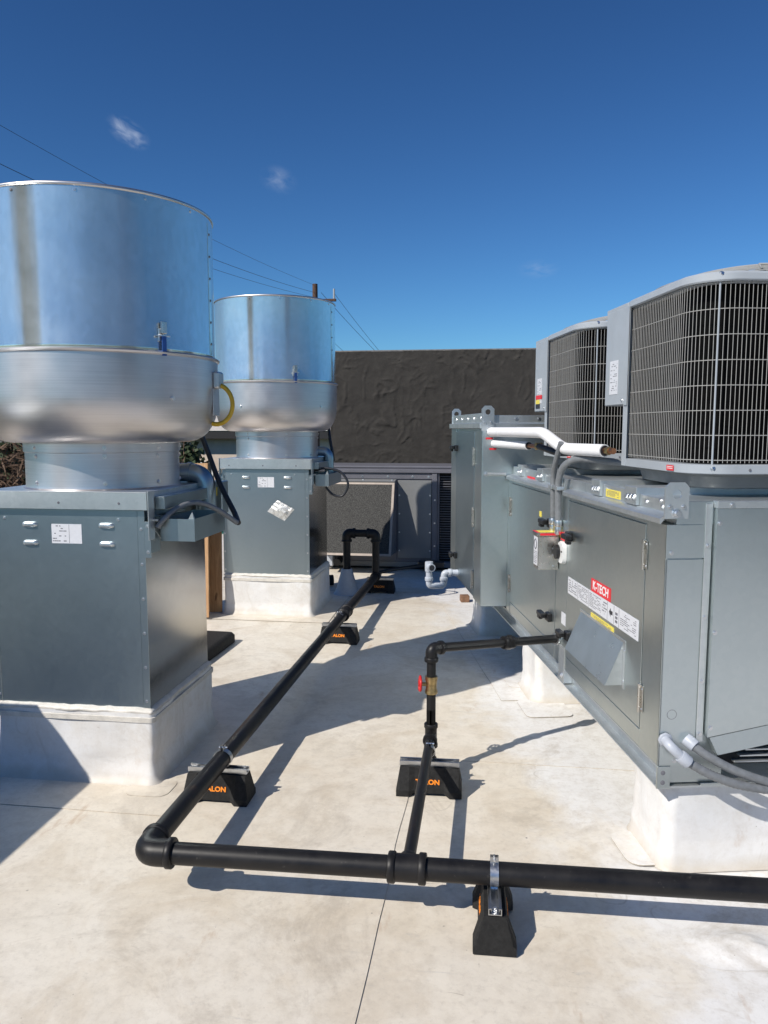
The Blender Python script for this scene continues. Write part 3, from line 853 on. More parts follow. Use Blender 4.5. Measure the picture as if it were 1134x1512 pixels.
# thin branch towards the grey unit
M().tube([P(-1.09, 7.27, .205), P(-.97, 7.40, .215), P(-.62, 8.10, .16)], .018, 12).obj('thin_branch', 'pipe', gp)
B('regulator', 'blackpl', gp, .38, .66, 5.76, 5.84, .12, .19, .01)

# boot
bt = M().lathe([(.135, .002), (.13, .006), (.112, .03), (.10, .06), (.085, .12), (.068, .18), (.055, .235), (.05, .245), (.038, .246)], 40, (0, 0)).obj('pipe_boot', 'pvc')
bt.location = (-1.37, 7.25, 0); tag(bt, 'grey rubber cone boot where the black pipe enters the roof', 'pipe boot')

# branch gas line with riser, valve and run into the air unit
X0, Y0 = -.255, 3.41
br = thing('branch_gas_pipe', 'thin black gas branch with riser and red valve feeding the air unit', 'pipe', (X0, Y0, 0))
q0 = Vector((X0, Y0, 0)); SR = .0212
def Q(x, y, z): return Vector((x, y, z)) - q0
M().tube([Q(-.25, 2.39, PZ), Q(X0, Y0 - .05, PZ + .012)], SR, 18).obj('lower_pipe', 'pipe', br)
M().tube([Q(X0, Y0, .07), Q(X0, Y0, .32)], SR, 18).obj('drip_leg', 'pipe', br)
collar(br, Q(X0, Y0, .06), Q(X0, Y0, .09), SR * 1.3, 'drip_cap', seg=18)
M().tube([Q(X0, Y0, .145), Q(X0, Y0, .245)], SR * 1.3, 18).obj('tee', 'pipe', br)
collar(br, Q(X0, Y0, .232), Q(X0, Y0, .252), SR * 1.5, seg=18)
collar(br, Q(X0, Y0, .14), Q(X0, Y0, .16), SR * 1.5, seg=18)
collar(br, Q(X0, Y0 - .065, PZ + .012), Q(X0, Y0 - .04, PZ + .012), SR * 1.55, seg=18)
M().tube([Q(X0, Y0 - .05, PZ + .012), Q(X0, Y0, PZ + .012)], SR * 1.3, 18).obj('tee_neck', 'pipe', br)
M().tube([Q(X0, Y0, .25), Q(X0, Y0, .405)], SR, 18).obj('riser', 'pipe', br)
v = M().tube([Q(X0, Y0, .395), Q(X0, Y0, .405), Q(X0, Y0, .42), Q(X0, Y0, .445), Q(X0, Y0, .46), Q(X0, Y0, .475)], [SR * 1.35, SR * 1.4, SR * 1.15, SR * 1.2, SR * 1.35, SR * 1.35], 12).obj('valve_body', 'brass', br)
M().tube([Q(X0, Y0, .435), Q(X0 - .045, Y0 - .01, .44)], .009, 10).obj('valve_stem', 'brass', v)
wh = M()
ax = Vector((-1, -.2, .05)).normalized(); c = Q(X0 - .05, Y0 - .012, .44)
p1 = ax.cross(Vector((0, 0, 1))).normalized(); p2 = ax.cross(p1)
wh.tube([c + (p1 * math.cos(2 * math.pi * k / 20) + p2 * math.sin(2 * math.pi * k / 20)) * (.031 + .003 * math.cos(2 * math.pi * k / 4)) for k in range(20)], .006, 8, closed=True)
for k in range(4):
    a = math.pi / 4 + k * math.pi / 2
    wh.tube([c, c + (p1 * math.cos(a) + p2 * math.sin(a)) * .03], .004, 6)
wh.tube([c - ax * .006, c + ax * .008], .011, 10)
wh.obj('valve_wheel', 'redpaint', v, ang=50)
EZ = .606; END = Bw(-.006, 1.206, .540)
M().tube([Q(X0, Y0, .47), Q(X0, Y0, EZ - .03)], SR, 18).obj('riser', 'pipe', br)
top = Vector((X0, Y0, EZ)); dirr = (END - top).normalized()
M().tube(fillet([Q(X0, Y0, EZ - .055), Q(X0, Y0, EZ), top + dirr * .055 - q0], .045, 8), SR * 1.3, 18).obj('elbow', 'pipe', br, ang=50)
collar(br, Q(X0, Y0, EZ - .062), Q(X0, Y0, EZ - .042), SR * 1.52, seg=18)
collar(br, top + dirr * .042 - q0, top + dirr * .062 - q0, SR * 1.52, seg=18)
M().tube([top + dirr * .05 - q0, END - q0], SR, 18).obj('upper_run', 'pipe', br)
Ln = (END - top).length
for a, b, r, s in ((.54, .57, 1.5, 18), (.565, .605, 1.75, 6), (.60, .625, 1.45, 18)):
    collar(br, top + dirr * a * Ln - q0, top + dirr * b * Ln - q0, SR * r, 'union', seg=s)
collar(br, END - dirr * .02 - q0, END - q0, SR * 1.5, 'wall_fitting', 'zinc', 18)

# ---------------------------------------------------------------- pipe support blocks
def support(loc, rz, label, clampz, clampr, clamp_off=0., axis='y'):
    """long axis along local x, lettering on the two long sides"""
    t = thing('pipe_support', label, 'pipe support', loc, rz, 'black rubber pipe supports')
    L = .143; h = .122
    st = []
    def sec(x, wb, wt, zb, zt, skirt=.028):
        return [(x, -wb, zb), (x, wb, zb), (x, wb, zb + skirt), (x, wt, zt), (x, -wt, zt), (x, -wb, zb + skirt)]
    rings = [sec(-L, .066, .055, 0, .034, .026), sec(-L + .014, .067, .034, 0, h * .96), sec(-.088, .067, .033, 0, h), sec(-.064, .05, .033, .012, h, .012), sec(.064, .05, .033, .012, h, .012),
             sec(.088, .067, .033, 0, h), sec(L - .014, .067, .034, 0, h * .96), sec(L, .066, .055, 0, .034, .026)]
    M().loft(rings).obj('rubber_block', 'rubber', t, ang=20)
    ch = M(); z = h + .0005
    ch.box(-L + .012, L - .012, -.0205, .0205, z, z + .003, 0)
    for s in (-1, 1):
        ch.box(-L + .012, L - .012, *sorted((s * .0205, s * .0178)), z + .003, z + .021, 0)
        ch.box(-L + .012, L - .012, *sorted((s * .0178, s * .011)), z + .0185, z + .021, 0)
        ch.box(-L + .012, L - .012, *sorted((s * .0128, s * .011)), z + .013, z + .0184, 0)
    ch.obj('strut_channel', 'zinc', t)
    screws(t, [(-L + .035, 0, z + .003), (L - .035, 0, z + .003)], (0, 0, 1), .007, .009)
    # slope of the recessed middle: from (y .05, z .024) to (y .033, z h)
    ang = math.atan2(.050 - .033, h - .024)
    for s in (-1, 1):
        yy = s * (.0437 + .0009); zz = .060
        Yv = Vector((0, -s * math.sin(ang), math.cos(ang)))
        text('lettering', 'TALON', .029, t, (s * .006, yy, zz), (-s, 0, 0), Yv, 'orange', .0005, .0011, 1.08)
    # pipe clamp: strap halves around the pipe (pipe runs along local y)
    c = M(); n = 20; w = .0135
    for s in (-1, 1):
        pts = [(clamp_off + s * (clampr + .0022) * math.sin(R(8 + 160 * k / n)), clampz + (clampr + .0022) * math.cos(R(8 + 160 * k / n))) for k in range(n + 1)]
        pts = [(clamp_off + s * .006, clampz + clampr + .022)] + pts + [(clamp_off + s * .012, z + .012)]
        A = [[c.bm.verts.new((p[0], yy, p[1])) for p in pts] for yy in (-w, w)]
        Bq = [[c.bm.verts.new((p[0] + s * .0018, yy, p[1] + .0006)) for p in pts] for yy in (-w, w)]
        for i in range(len(pts) - 1):
            for q in ((A[0][i], A[0][i + 1], A[1][i + 1], A[1][i]), (Bq[0][i], Bq[0][i + 1], Bq[1][i + 1], Bq[1][i]), (A[0][i], A[0][i + 1], Bq[0][i + 1], Bq[0][i]), (A[1][i], A[1][i + 1], Bq[1][i + 1], Bq[1][i])):
                c.bm.faces.new(q)
    cl = c.obj('pipe_clamp', 'zinc', t, ang=40)
    M().tube([(clamp_off - .016, 0, clampz + clampr + .014), (clamp_off + .02, 0, clampz + clampr + .014)], .0035, 8).obj('clamp_bolt', 'screw', cl)
    return t
support((-1.150, 3.07, 0), R(0), 'black rubber block under the long pipe beside the nearer fan curb', PZ, PR, .02)
support((-.249, 3.26, 0), R(2), 'black rubber block below the riser with the red valve', PZ + .004, SR)
support((-1.11, 5.56, 0), R(0), 'black rubber block under the long pipe in the middle distance', PZ, PR, 0)
support((-1.06, 7.37, 0), R(0), 'shaded black rubber block farthest away beside the cone boot', PZ, PR, -.026)
support((.030, ydir(.03), 0), R(91.5), 'black rubber block end on in the foreground under the cross pipe', PZ, PR, .0)

# ================================================================= LONG AIR UNIT (frame u, v, z)
mu = thing('makeup_air_unit', 'long galvanised rooftop air unit with doors, labels and lifting lugs', 'air handler', Bw(0, 0, 0), BR)
G1, GB = 'galv_mua', 'galv_bright'
U1 = 1.42
B('cabinet_core', G1, mu, .008, U1, .006, 2.388, .412, 1.272)
# left face: posts, doors, sills
B('corner_post', G1, mu, 0, .008, .0, .166, .412, 1.272)
d2 = B('access_door', G1, mu, -.001, .008, .171, 1.092, .484, 1.252, .0015, label='near access door with white label strip and small hood')
B('sill_panel', G1, mu, .001, .008, .168, 1.094, .412, .480)
B('mullion', G1, mu, .0005, .008, 1.097, 1.283, .412, 1.272)
d1 = B('access_door', G1, mu, -.001, .008, 1.288, 2.292, .484, 1.252, .0015, label='far access door with two black latches')
B('sill_panel', G1, mu, .001, .008, 1.286, 2.294, .412, .480)
B('far_post', G1, mu, .0, .008, 2.297, 2.388, .412, 1.272)
# head strip above doors
B('head_strip', G1, mu, .001, .008, .168, 2.294, 1.255, 1.272)
# base channel
b = M()
b.box(.040, .046, .006, 3.60, .336, .406, 0)
b.box(0, .046, .006, 3.60, .330, .336, .001)
b.box(0, .046, .006, 3.60, .406, .4115, .001)
b.obj('base_channel', GB, mu)
B('channel_end', G1, mu, -.001, .047, -.004, .005, .329, .4115, .001)
screws(mu, [(.020, -.004, .352), (.020, -.004, .388)], (0, -1, 0), .006, .002, 'ink')
B('channel_splice', GB, mu, -.003, .0395, 1.10, 1.19, .340, .52, .001)
screws(mu, [(-.003, 1.145, .372)], (-1, 0, 0), .012, .008)
# drip flange band and fascia
def band(v0, v1):
    M().prism([(-.020, 1.276), (-.017, 1.273), (-.004, 1.291), (.030, 1.300), (.030, 1.308), (-.010, 1.300), (-.020, 1.292)], v0, v1, lambda p, q, a: (p, a, q)).obj('drip_flange', GB, mu)
band(.012, 1.14); band(1.305, 2.380)
B('top_fascia', GB, mu, .026, .033, .028, .30, 1.3005, 1.352)
B('top_fascia', GB, mu, .026, .033, .42, .70, 1.3005, 1.362)
B('top_fascia', GB, mu, .026, .033, .82, 1.16, 1.3005, 1.352)
B('top_fascia', GB, mu, .026, .033, 1.30, 1.62, 1.3005, 1.352)
B('top_fascia', GB, mu, .026, .033, 1.74, 2.36, 1.3005, 1.360)
B('top_panel', GB, mu, .034, U1, .0, 2.388, 1.273, 1.348)
for v in (.305, .705, 1.625, 2.08):
    c = B('dunnage_rail', GB, mu, .012, U1, v, v + .112, 1.3085, 1.378, .002)
    screws(c, [(.012, v + .025, 1.34), (.012, v + .056, 1.338), (.012, v + .088, 1.336)], (-1, 0, 0), .009, .008)
yl = M().box(.0245, .0258, .50, .665, 1.312, 1.345, 0).obj('yellow_label', 'yellow', mu)
print_lines(yl, lambda a, c: (.024, .662 - a, 1.314 + c), 5, .158, .028, seed=8)
M().box(.0245, .0258, 1.83, 2.0, 1.306, 1.318, 0).obj('red_mark', 'red', mu)
screws(mu, [(.026, .24, 1.33), (.026, .10, 1.325), (.026, .06, 1.31), (.026, .12, 1.344)], (-1, 0, 0), .006, .005)
# door hinges
def hinge(v, z0, z1, parent=mu, u=-.001):
    h = M(); h.box(u - .004, u, v - .022, v + .022, z0, z1, .001)
    h.tube([(u - .008, v, z0 - .004), (u - .008, v, z1 + .004)], .0065, 10)
    o = h.obj('hinge', 'stainless', parent)
    screws(o, [(u - .004, v + s * .015, z) for s in (-1, 1) for z in (z0 + .012, z1 - .012)], (-1, 0, 0), .0035, .003)
hinge(.168, 1.09, 1.195); hinge(.160, .555, .655)
hinge(2.296, 1.045, 1.16); hinge(2.296, .55, .66)
# latches
def latch(v, z, dv, parent=mu, u=-.001):
    m = M()
    m.box(u - .022, u, v - .028, v + .028, z - .026, z + .020, .004)
    m.box(u - .050, u - .020, min(v, v + dv), max(v, v + dv), z - .012, z + .014, .005)
    m.box(u - .046, u - .024, min(v + dv * .55, v + dv), max(v + dv * .55, v + dv), z - .030, z - .010, .004)
    return m.obj('door_latch', 'blackpl', parent)
latch(1.37, 1.112, .10); latch(1.05, 1.088, -.09); latch(1.36, .618, .10); latch(1.03, .605, .08)
# near door hood
hv0, hv1, hz0, hz1, hu = .345, .865, .590, .762, -.074
hd = M()
hd.hexa([(hu, hv0, hz0), (hu + .002, hv0, hz0 - .001), (hu + .002, hv1, hz0 - .001), (hu, hv1, hz0),
         (-.003, hv0, hz1), (-.0015, hv0, hz1 - .002), (-.0015, hv1, hz1 - .002), (-.003, hv1, hz1)])
ho = hd.obj('door_hood', 'hood', mu)
for v0, v1 in ((hv0, hv0 + .002), (hv1 - .002, hv1)):
    M().prism([(-.0015, hz1 - .003), (hu + .003, hz0), (-.0015, hz0)], v0 + .0003, v1 - .0003, lambda p, q, a: (p, a, q)).obj('hood_cheek', GB, ho)
B('hood_flange', GB, ho, -.0035, -.0012, hv0 - .022, hv0 - .001, hz0 - .01, hz1 + .004, 0)
B('hood_flange', GB, ho, -.0035, -.0012, hv0 - .022, hv1 + .01, hz1 + .0005, hz1 + .012, 0)
screws(ho, [(-.0035, hv0 - .012, z) for z in (hz0 + .02, hz1 - .03)], (-1, 0, 0), .004, .003)
# label strip and print
lab = M().box(-.0024, -.0012, .205, 1.070, .806, .886, 0).obj('label_strip', 'label', mu)
for k, (a0, a1, rows) in enumerate(((1.066, .925, 6), (.920, .770, 9), (.765, .600, 9), (.595, .530, 5), (.395, .215, 8))):
    print_lines(lab, lambda a, c, a0=a0: (-.0030, a0 - a, .812 + c), rows, a0 - a1, .068, seed=20 + k, dens=.7)
for a in (.922, .767, .53, .455, .40):
    B('divider', 'ink', lab, -.0030, -.0024, a - .001, a + .001, .808, .884, 0)
M().prism([(.510, .848), (.492, .866), (.492, .856), (.470, .856), (.470, .840), (.492, .840), (.492, .830)], -.0031, -.0025, lambda p, q, a: (a, p, q)).obj('arrow', 'inkblack', lab)
for z0 in (.82, .836, .852): B('code_mark', 'ink', lab, -.0030, -.0024, .415, .44, z0, z0 + .010, 0)
red = M().box(-.0030, -.0012, .500, .737, .888, .945, 0).obj('red_label', 'red', mu)
text('lettering', 'K-TECH', .052, red, (-.0034, .6185, .9165), (0, -1, 0), (0, 0, 1), 'textwhite', .0004, .0012, 1.06)
yl2 = M().box(-.0030, -.0012, .455, .730, .770, .792, 0).obj('yellow_label', 'yellow', mu)
print_lines(yl2, lambda a, c: (-.0034, .725 - a, .771 + c), 3, .26, .018, seed=31)
M().box(-.0008, .0002, 1.10, 1.17, .63, .69, 0).obj('white_notice', 'label', mu)
M().box(-.0024, -.0012, 1.575, 1.615, 1.118, 1.148, 0).obj('yellow_label', 'yellow', mu)
M().box(-.0008, .0002, 1.215, 1.31, 1.055, 1.115, 0).obj('yellow_label', 'yellow', mu)
# round stamp on the near end (ring)
M().tube([(.045 + .017 * math.cos(2 * math.pi * k / 24), -.0006, .60 + .017 * math.sin(2 * math.pi * k / 24)) for k in range(24)], .0008, 5, closed=True).obj('ink_stamp', 'ink', mu)
# near end face
B('end_panel', G1, mu, .0, .1600, .0, .007, .412, 1.152, .001)
B('end_plate', G1, mu, .0, .1600, -.0015, .007, 1.156, 1.272, .001)
B('end_plate', G1, mu, .034, .1600, -.0015, .0, 1.2725, 1.352, .001)
B('seam_strip', GB, mu, .134, .158, -.006, -.0016, .500, 1.345, .001)
screws(mu, [(.146, -.006, z) for z in (.53, .72, .95, 1.2)] + [(.02, -.0015, 1.175), (.06, 0, .43)], (0, -1, 0), .006, .005)
hp = M()
hp.hexa([(.162, -.030, .525), (U1, -.030, .765), (U1, .0055, .765), (.162, .0055, .525), (.162, -.030, 1.330), (U1, -.030, 1.330), (U1, .0055, 1.330), (.162, .0055, 1.330)])
bo = hp.obj('intake_cover', G1, mu)
B('cover_flange', GB, mu, .160, U1, -.034, .0, 1.331, 1.356, .001)
screws(mu, [(.21 + k * .22, -.034, 1.343) for k in range(6)] + [(.172, -.030, z) for z in (.56, .9, 1.28)], (0, -1, 0), .006, .005)
lp = M().hexa([(.200, -.036, .462), (U1, -.036, .70), (U1, .0, .70), (.200, .0, .462), (.170, -.030, .524), (U1, -.030, .764), (U1, .005, .764), (.170, .005, .524)])
lp.obj('intake_lip', G1, mu)
B('intake_shade_sheet', 'dark', mu, .22, U1, .004, .0055, .412, .75, 0)  # flat dark sheet painted as the shade of the intake opening
for k in range(4):
    B('intake_blade', GB, mu, .27 + k * .02, U1, -.018, .003, .425 + k * .022, .430 + k * .022, .0005)
B('rear_rail', GB, mu, .048, U1, .0, .05, .330, .336, .0005)
B('rear_rail', G1, mu, .16, U1, -.003, .003, .336, .345, .0005)
B('end_skirt', G1, mu, .048, .24, .010, .016, .345, .411, .0005)
# lifting lug at the near corner
def lug(u0, u1, y0, y1, z0, z1, hz, hr, name='lifting_lug'):
    """plate in the u-z plane with a chamfered head and a round hole"""
    n = 24; cu = (u0 + u1) / 2; c = (z1 - z0) * .13
    outer = [(u0, z0), (u1, z0), (u1, z1 - c), (u1 - c, z1), (u0 + c, z1), (u0, z1 - c)]
    bm = bmesh.new()
    def ray(a):
        d = (math.cos(a), math.sin(a)); best = 9
        for i in range(6):
            p, q = outer[i], outer[(i + 1) % 6]; ex, ey = q[0] - p[0], q[1] - p[1]
            den = d[0] * ey - d[1] * ex
            if abs(den) < 1e-9: continue
            t = ((p[0] - cu) * ey - (p[1] - hz) * ex) / den; s = ((p[0] - cu) * d[1] - (p[1] - hz) * d[0]) / den
            if t > 0 and -1e-6 <= s <= 1 + 1e-6: best = min(best, t)
        return (cu + d[0] * best, hz + d[1] * best)
    angs = sorted(set([2 * math.pi * k / n for k in range(n)] + [math.atan2(p[1] - hz, p[0] - cu) % (2 * math.pi) for p in outer]))
    L = []
    for yy in (y0, y1):
        L.append(([bm.verts.new((cu + hr * math.cos(a), yy, hz + hr * math.sin(a))) for a in angs], [bm.verts.new((ray(a)[0], yy, ray(a)[1])) for a in angs]))
    m = len(angs)
    for i in range(m):
        j = (i + 1) % m
        for I, O in L: bm.faces.new((I[i], I[j], O[j], O[i]))
        bm.faces.new((L[0][0][i], L[0][0][j], L[1][0][j], L[1][0][i])); bm.faces.new((L[0][1][i], L[0][1][j], L[1][1][j], L[1][1][i]))
    k = M(); k.bm.free(); k.bm = bm
    return k.obj(name, GB if name == 'lifting_lug' else 'galv', mu)
l1 = lug(-.014, .070, -.010, -.004, 1.294, 1.418, 1.378, .0165)
screws(l1, [(.004, -.010, 1.335), (.052, -.010, 1.335)], (0, -1, 0), .006, .006)
screws(l1, [(.028, -.010, 1.313)], (0, -1, 0), .011, .016)

# tall far section
V2, V3 = 2.392, 3.685
B('tall_cabinet', G1, mu, -.165, U1, V2 + .008, V3, .430, 1.600)
B('tall_end_panel', G1, mu, -.172, U1, V2, V2 + .0075, .430, 1.5995, .0015)
B('tall_corner_post', G1, mu, -.174, -.1655, V2 + .008, 2.655, .430, 1.5995, .0015)
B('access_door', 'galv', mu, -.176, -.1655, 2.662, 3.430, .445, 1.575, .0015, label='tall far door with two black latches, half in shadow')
B('tall_corner_post', G1, mu, -.174, -.1655, 3.436, V3, .430, 1.5995, .0015)
B('drip_flange', GB, mu, -.192, -.150, V2 - .0, V3 + .01, 1.6, 1.636, .002)
B('top_fascia', GB, mu, -.165, U1, V2 + .02, V2 + .03, 1.637, 1.685, .001)
B('top_fascia', GB, mu, -.165, -.155, V2 + .032, V3, 1.637, 1.700, .001)
B('top_fascia', GB, mu, -.153, U1, V3 - .01, V3, 1.637, 1.700, .001)
B('tall_top', GB, mu, -.148, U1, V2 + .0, V3 - .012, 1.601, 1.632, .001)
screws(mu, [(-.165, v, 1.668) for v in (2.5, 2.75, 3.0, 3.25, 3.5)], (-1, 0, 0), .009, .006)
screws(mu, [(u, V2 + .02, 1.662) for u in (.05, .2, .35, .5, .65)], (0, -1, 0), .009, .006)
l2 = lug(-.182, -.100, V2 - .008, V2 - .0015, 1.585, 1.745, 1.705, .017)
screws(l2, [(-.16, V2 - .008, 1.64), (-.12, V2 - .008, 1.64), (-.14, V2 - .008, 1.61)], (0, -1, 0), .007, .007)
lug(-.172, -.098, V3 + .001, V3 + .007, 1.60, 1.758, 1.715, .019)
M().box(-.152, -.105, V2 - .0014, V2 - .0003, 1.530, 1.542, 0).obj('red_mark', 'red', mu)
M().box(-.128, -.082, V2 - .0014, V2 - .0003, 1.462, 1.474, 0).obj('red_mark', 'red', mu)
hinge(2.658, 1.35, 1.47, u=-.176); hinge(2.658, .93, 1.06, u=-.176); hinge(2.658, .50, .62, u=-.176)
latch(3.37, 1.452, .09, u=-.176); latch(3.37, .615, .09, u=-.176)
M().tube([(-.140, V2 - .012, 1.306), (-.02, V2 - .012, 1.306)], .011, 10).obj('tie_rod', 'galv_bright', mu)
screws(mu, [(-.145, V2, 1.306)], (0, -1, 0), .012, .02)

# disconnect box
dx = thing('disconnect_box', 'small stainless weather box with colourful warning top on the long unit', 'electrical box', Bw(-.001, 1.235, .889), BR)
B('box_body', 'stainless', dx, -.108, -.001, .0, .085, .0, .172, .003)
lid = B('box_lid', 'stainless', dx, -.116, -.001, -.006, .091, .1725, .190, .002)
M().box(-.100, -.018, .004, .081, .1903, .1912, 0).obj('yellow_label', 'yellow', lid)
M().box(-.115, -.101, -.004, .089, .1903, .1912, 0).obj('red_mark', 'red', lid)
M().box(-.100, -.02, -.0070, -.0061, .176, .187, 0).obj('red_mark', 'red', lid)
wl_ = M().box(-.1092, -.1082, .008, .078, .02, .165, 0).obj('white_notice', 'label', dx)
M().tube([(-.1096, .043 + .022 * math.cos(2 * math.pi * k / 20), .128 + .024 * math.sin(2 * math.pi * k / 20)) for k in range(20)], .003, 6, closed=True).obj('round_symbol', 'ink', wl_)
print_lines(wl_, lambda a, c: (-.1096, .076 - a, .024 + c), 7, .066, .07, seed=41)
screws(dx, [(-.03, -.0005, z) for z in (.02, .075, .108)], (0, -1, 0), .004, .003)
# rotary switch plate
sw = thing('rotary_switch', 'white rotary isolator with black dial beside the stainless box', 'switch', Bw(-.0005, 1.155, .99), BR)
m = M().loft([[(-d, -.046 + .092 * 0 + q[0] * s, q[1] * s) for q in [(p[0] - 0, p[1]) for p in rrect(-.0, .092, -.055, .055, .03, 5)]] for d, s in ((0.0, 1), (.012, 1), (.02, .93))])
m.obj('switch_plate', 'white', sw)
M().tube([(-.020, .028, 0), (-.036, .028, 0)], .036, 24).obj('switch_dial', 'blackpl', sw)
M().box(-.0215, -.0205, -.035, -.018, .004, .012, 0).obj('switch_mark', 'inkblack', sw)
M().box(-.004, -.001, -.035, .048, .058, .098, .0005).obj('red_label', 'red', sw)

# ---------------------------------------------------------------- condensers
def condenser(v0, label, group='condensing units on top of the long air unit', marks=False):
    """local: x=u from left face, y=v from near face, base z=0"""
    t = thing('condensing_unit', label, 'condenser', Bw(.150, v0, 1.378), BR, group)
    w, d, h, r = .80, .765, .745, .15
    zb, zt = .092, h
    # moulded feet / lower pan
    rings = [[(x, y, z) for x, y in rrect(.05 + o, w - .05 - o, .05 + o, d - .05 - o, .13, 7)] for z, o in ((.0, .03), (.004, .01), (.045, .0), (.060, -.03))]
    M().loft(rings).obj('lower_pan', 'paintdark', t, ang=30)
    rings = [[(x, y, z) for x, y in rrect(-o, w + o, -o, d + o, r + o, 9)] for z, o in ((.056, -.01), (.060, .010), (.090, .012), (.092, .008), (.0921, -.02))]
    M().loft(rings).obj('base_rail', 'paint', t, ang=30)
    for k, x in enumerate((.03, .10, .26, .33, .50)):
        pass
    screws(t, [(x, -.0122, .074) for x in (.20, .28, .36, .52, .6, .7)], (0, -1, 0), .0035, .002, 'ink')
    # coil
    rings = [[(x, y, z) for x, y in rrect(.05, w - .05, .05, d - .05, r - .04, 9)] for z in (.0925, zt - .003)]
    M().loft(rings).obj('coil', 'coil', t, ang=30)
    # wires: outline without the service corner
    path = rrect(.0, w, .0, d, r, 10)
    pts = [Vector((p[0], p[1], 0)) for p in path]
    # start at the far end of the left face and go along left, near, right and back
    dense = []
    for i in range(len(pts)):
        a, b = pts[i], pts[(i + 1) % len(pts)]; n = max(1, int((b - a).length / .004))
        for k in range(n): dense.append(a.lerp(b, k / n))
    tot = sum((dense[i] - dense[(i + 1) % len(dense)]).length for i in range(len(dense)))
    N = 180; step = tot / N
    me = M().tube([(0, 0, zb + .006), (0, 0, zt - .004)], .0011, 5).mesh('grille_wire', MT['wire'])
    acc = 0; nxt = 0; cnt = 0
    for i in range(len(dense)):
        a, b = dense[i], dense[(i + 1) % len(dense)]; L = (b - a).length
        while nxt < acc + L and cnt < N:
            p = a.lerp(b, (nxt - acc) / L); nxt += step; cnt += 1
            # leave out the service corner (far left)
            if p.x < .13 and p.y > d - .16 and not (p.x < .005 and p.y < d - .12): continue
            off = random.uniform(-.0008, .0008)
            link('grille_wire', me, t, (p.x + off, p.y + off, 0))
        acc += L
    mr = M().tube([p + Vector((0, 0, 0)) for p in pts], .0015, 5, closed=True).mesh('grille_ring', MT['wire'])
    for k in range(8):
        link('grille_ring', mr, t, (0, 0, zb + .016 + (zt - zb - .03) * k / 7), None)
    # thicker vertical rods with ball ends
    for (x, y) in ((.075, .0235), (.40, -.004), (.78, .05)):
        rd_ = M().tube([(x, y - .004, zb - .02), (x, y - .004, zt + .012)], .0036, 8)
        rd_.obj('tie_rod', 'paint', t)
        screws(t, [(x, y - .008, zt + .014), (x, y - .008, zb - .014)], (0, -1, .2), .007, .012)
    # service corner: post and control box
    B('corner_post', 'paint', t, -.012, .02, d - .125, d - .115, .09, zt, .001)
    B('corner_post', 'paint', t, -.013, -.0105, d - .148, d - .10, .06, zt, .0005)
    B('dark_filler', 'dark', t, .006, .12, d - .135, d - .127, zb + .001, zt - .002, 0)  # added dark filler plate, stands in for shade behind the wires
    cb = B('control_cover', 'paint', t, -.016, .12, d - .113, d + .125, .325, zt + .002, .004)
    B('control_edge', 'paint', cb, -.018, -.0165, d - .15, d - .114, .322, zt, .0005)
    st = M().box(-.0175, -.0163, d - .035, d + .065, .375, .525, 0).obj('white_notice', 'label', cb)
    print_lines(st, lambda a, c: (-.0180, d + .06 - a, .385 + c), 14, .09, .13, seed=51, dens=.45)
    if marks:
        M().box(-.0190, -.0183, d - .05, d + .09, .40, .425, 0).obj('red_mark', 'red', cb)
        M().box(-.0190, -.0183, d + .0, d + .09, .372, .397, 0).obj('yellow_label', 'yellow', cb)
        M().box(-.0190, -.0183, d + .0, d + .09, .345, .370, 0).obj('black_label', 'inkblack', cb)
    screws(cb, [(-.016, d - .09, .345)], (-1, 0, 0), .005, .005)
    # lid
    rings = []
    for z, o, rr in ((zt - .010, .008, r), (zt - .005, .013, r + .01), (zt + .016, .012, r + .008), (zt + .024, .003, r), (zt + .028, -.03, r)):
        P_ = rrect(-o, w + o, -o, d + o, rr, 9)
        rings.append([(x, y, z) for x, y in P_])
    # deck hole
    cx, cy = w / 2, d / 2
    M().loft(rings, True, True).obj('top_lid', 'paint', t, ang=28)
    B('lid_ear', 'paint', t, -.0145, .124, d - .12, d + .13, zt - .006, zt + .0165, .003)
    rl = M().box(-.0135, -.0123, .14, .20, .064, .084, 0).obj('red_badge', 'red', t)
    print_lines(rl, lambda a, c: (-.0140, .197 - a, .066 + c), 2, .054, .016, seed=61, mat='textwhite', dens=1)
    rl2 = None
    # fan guard: concentric rings on a shallow dome with ribs
    def dome(q): return zt + .034 + .072 * (1 - (q / .385) ** 2.2)
    for k in range(17):
        q = .045 + k * .0210
        M().tube([(cx + q * math.cos(2 * math.pi * i / 40), cy + q * math.sin(2 * math.pi * i / 40), dome(q)) for i in range(40)], .0019, 5, closed=True).obj('guard_ring', 'wire', t)
    for k in range(8):
        a = R(22 + 45 * k)
        M().tube([(cx + q * math.cos(a), cy + q * math.sin(a), dome(q) - .004) for q in [.04 + .0333 * i for i in range(11)]], .0026, 6).obj('guard_spoke', 'wire', t)
    M().lathe([(.001, zt + .088), (.07, zt + .085), (.08, zt + .06), (.08, zt + .029)], 24, (cx, cy)).obj('fan_motor', 'paintdark', t)
    for k in range(3):
        bl = M(); a0 = R(120 * k); V = []
        for i in range(6):
            q = .07 + i * .048; tw = .35
            V.append([bl.bm.verts.new((cx + q * math.cos(a0 + s * tw), cy + q * math.sin(a0 + s * tw), zt + .050 + s * .012)) for s in (-1, 0, 1)])
        for p_, q_ in zip(V, V[1:]):
            for s in range(2): bl.bm.faces.new((p_[s], p_[s + 1], q_[s + 1], q_[s]))
        bl.obj('fan_blade', 'dark', t)
    ag = M().tube([(cx - .16, cy - .33, dome(.366) + .006), (cx - .13, cy - .26, dome(.29) + .006), (cx - .06, cy - .30, dome(.31) + .006)], .004, 6).obj('guard_clip', 'wire', t)
    return t
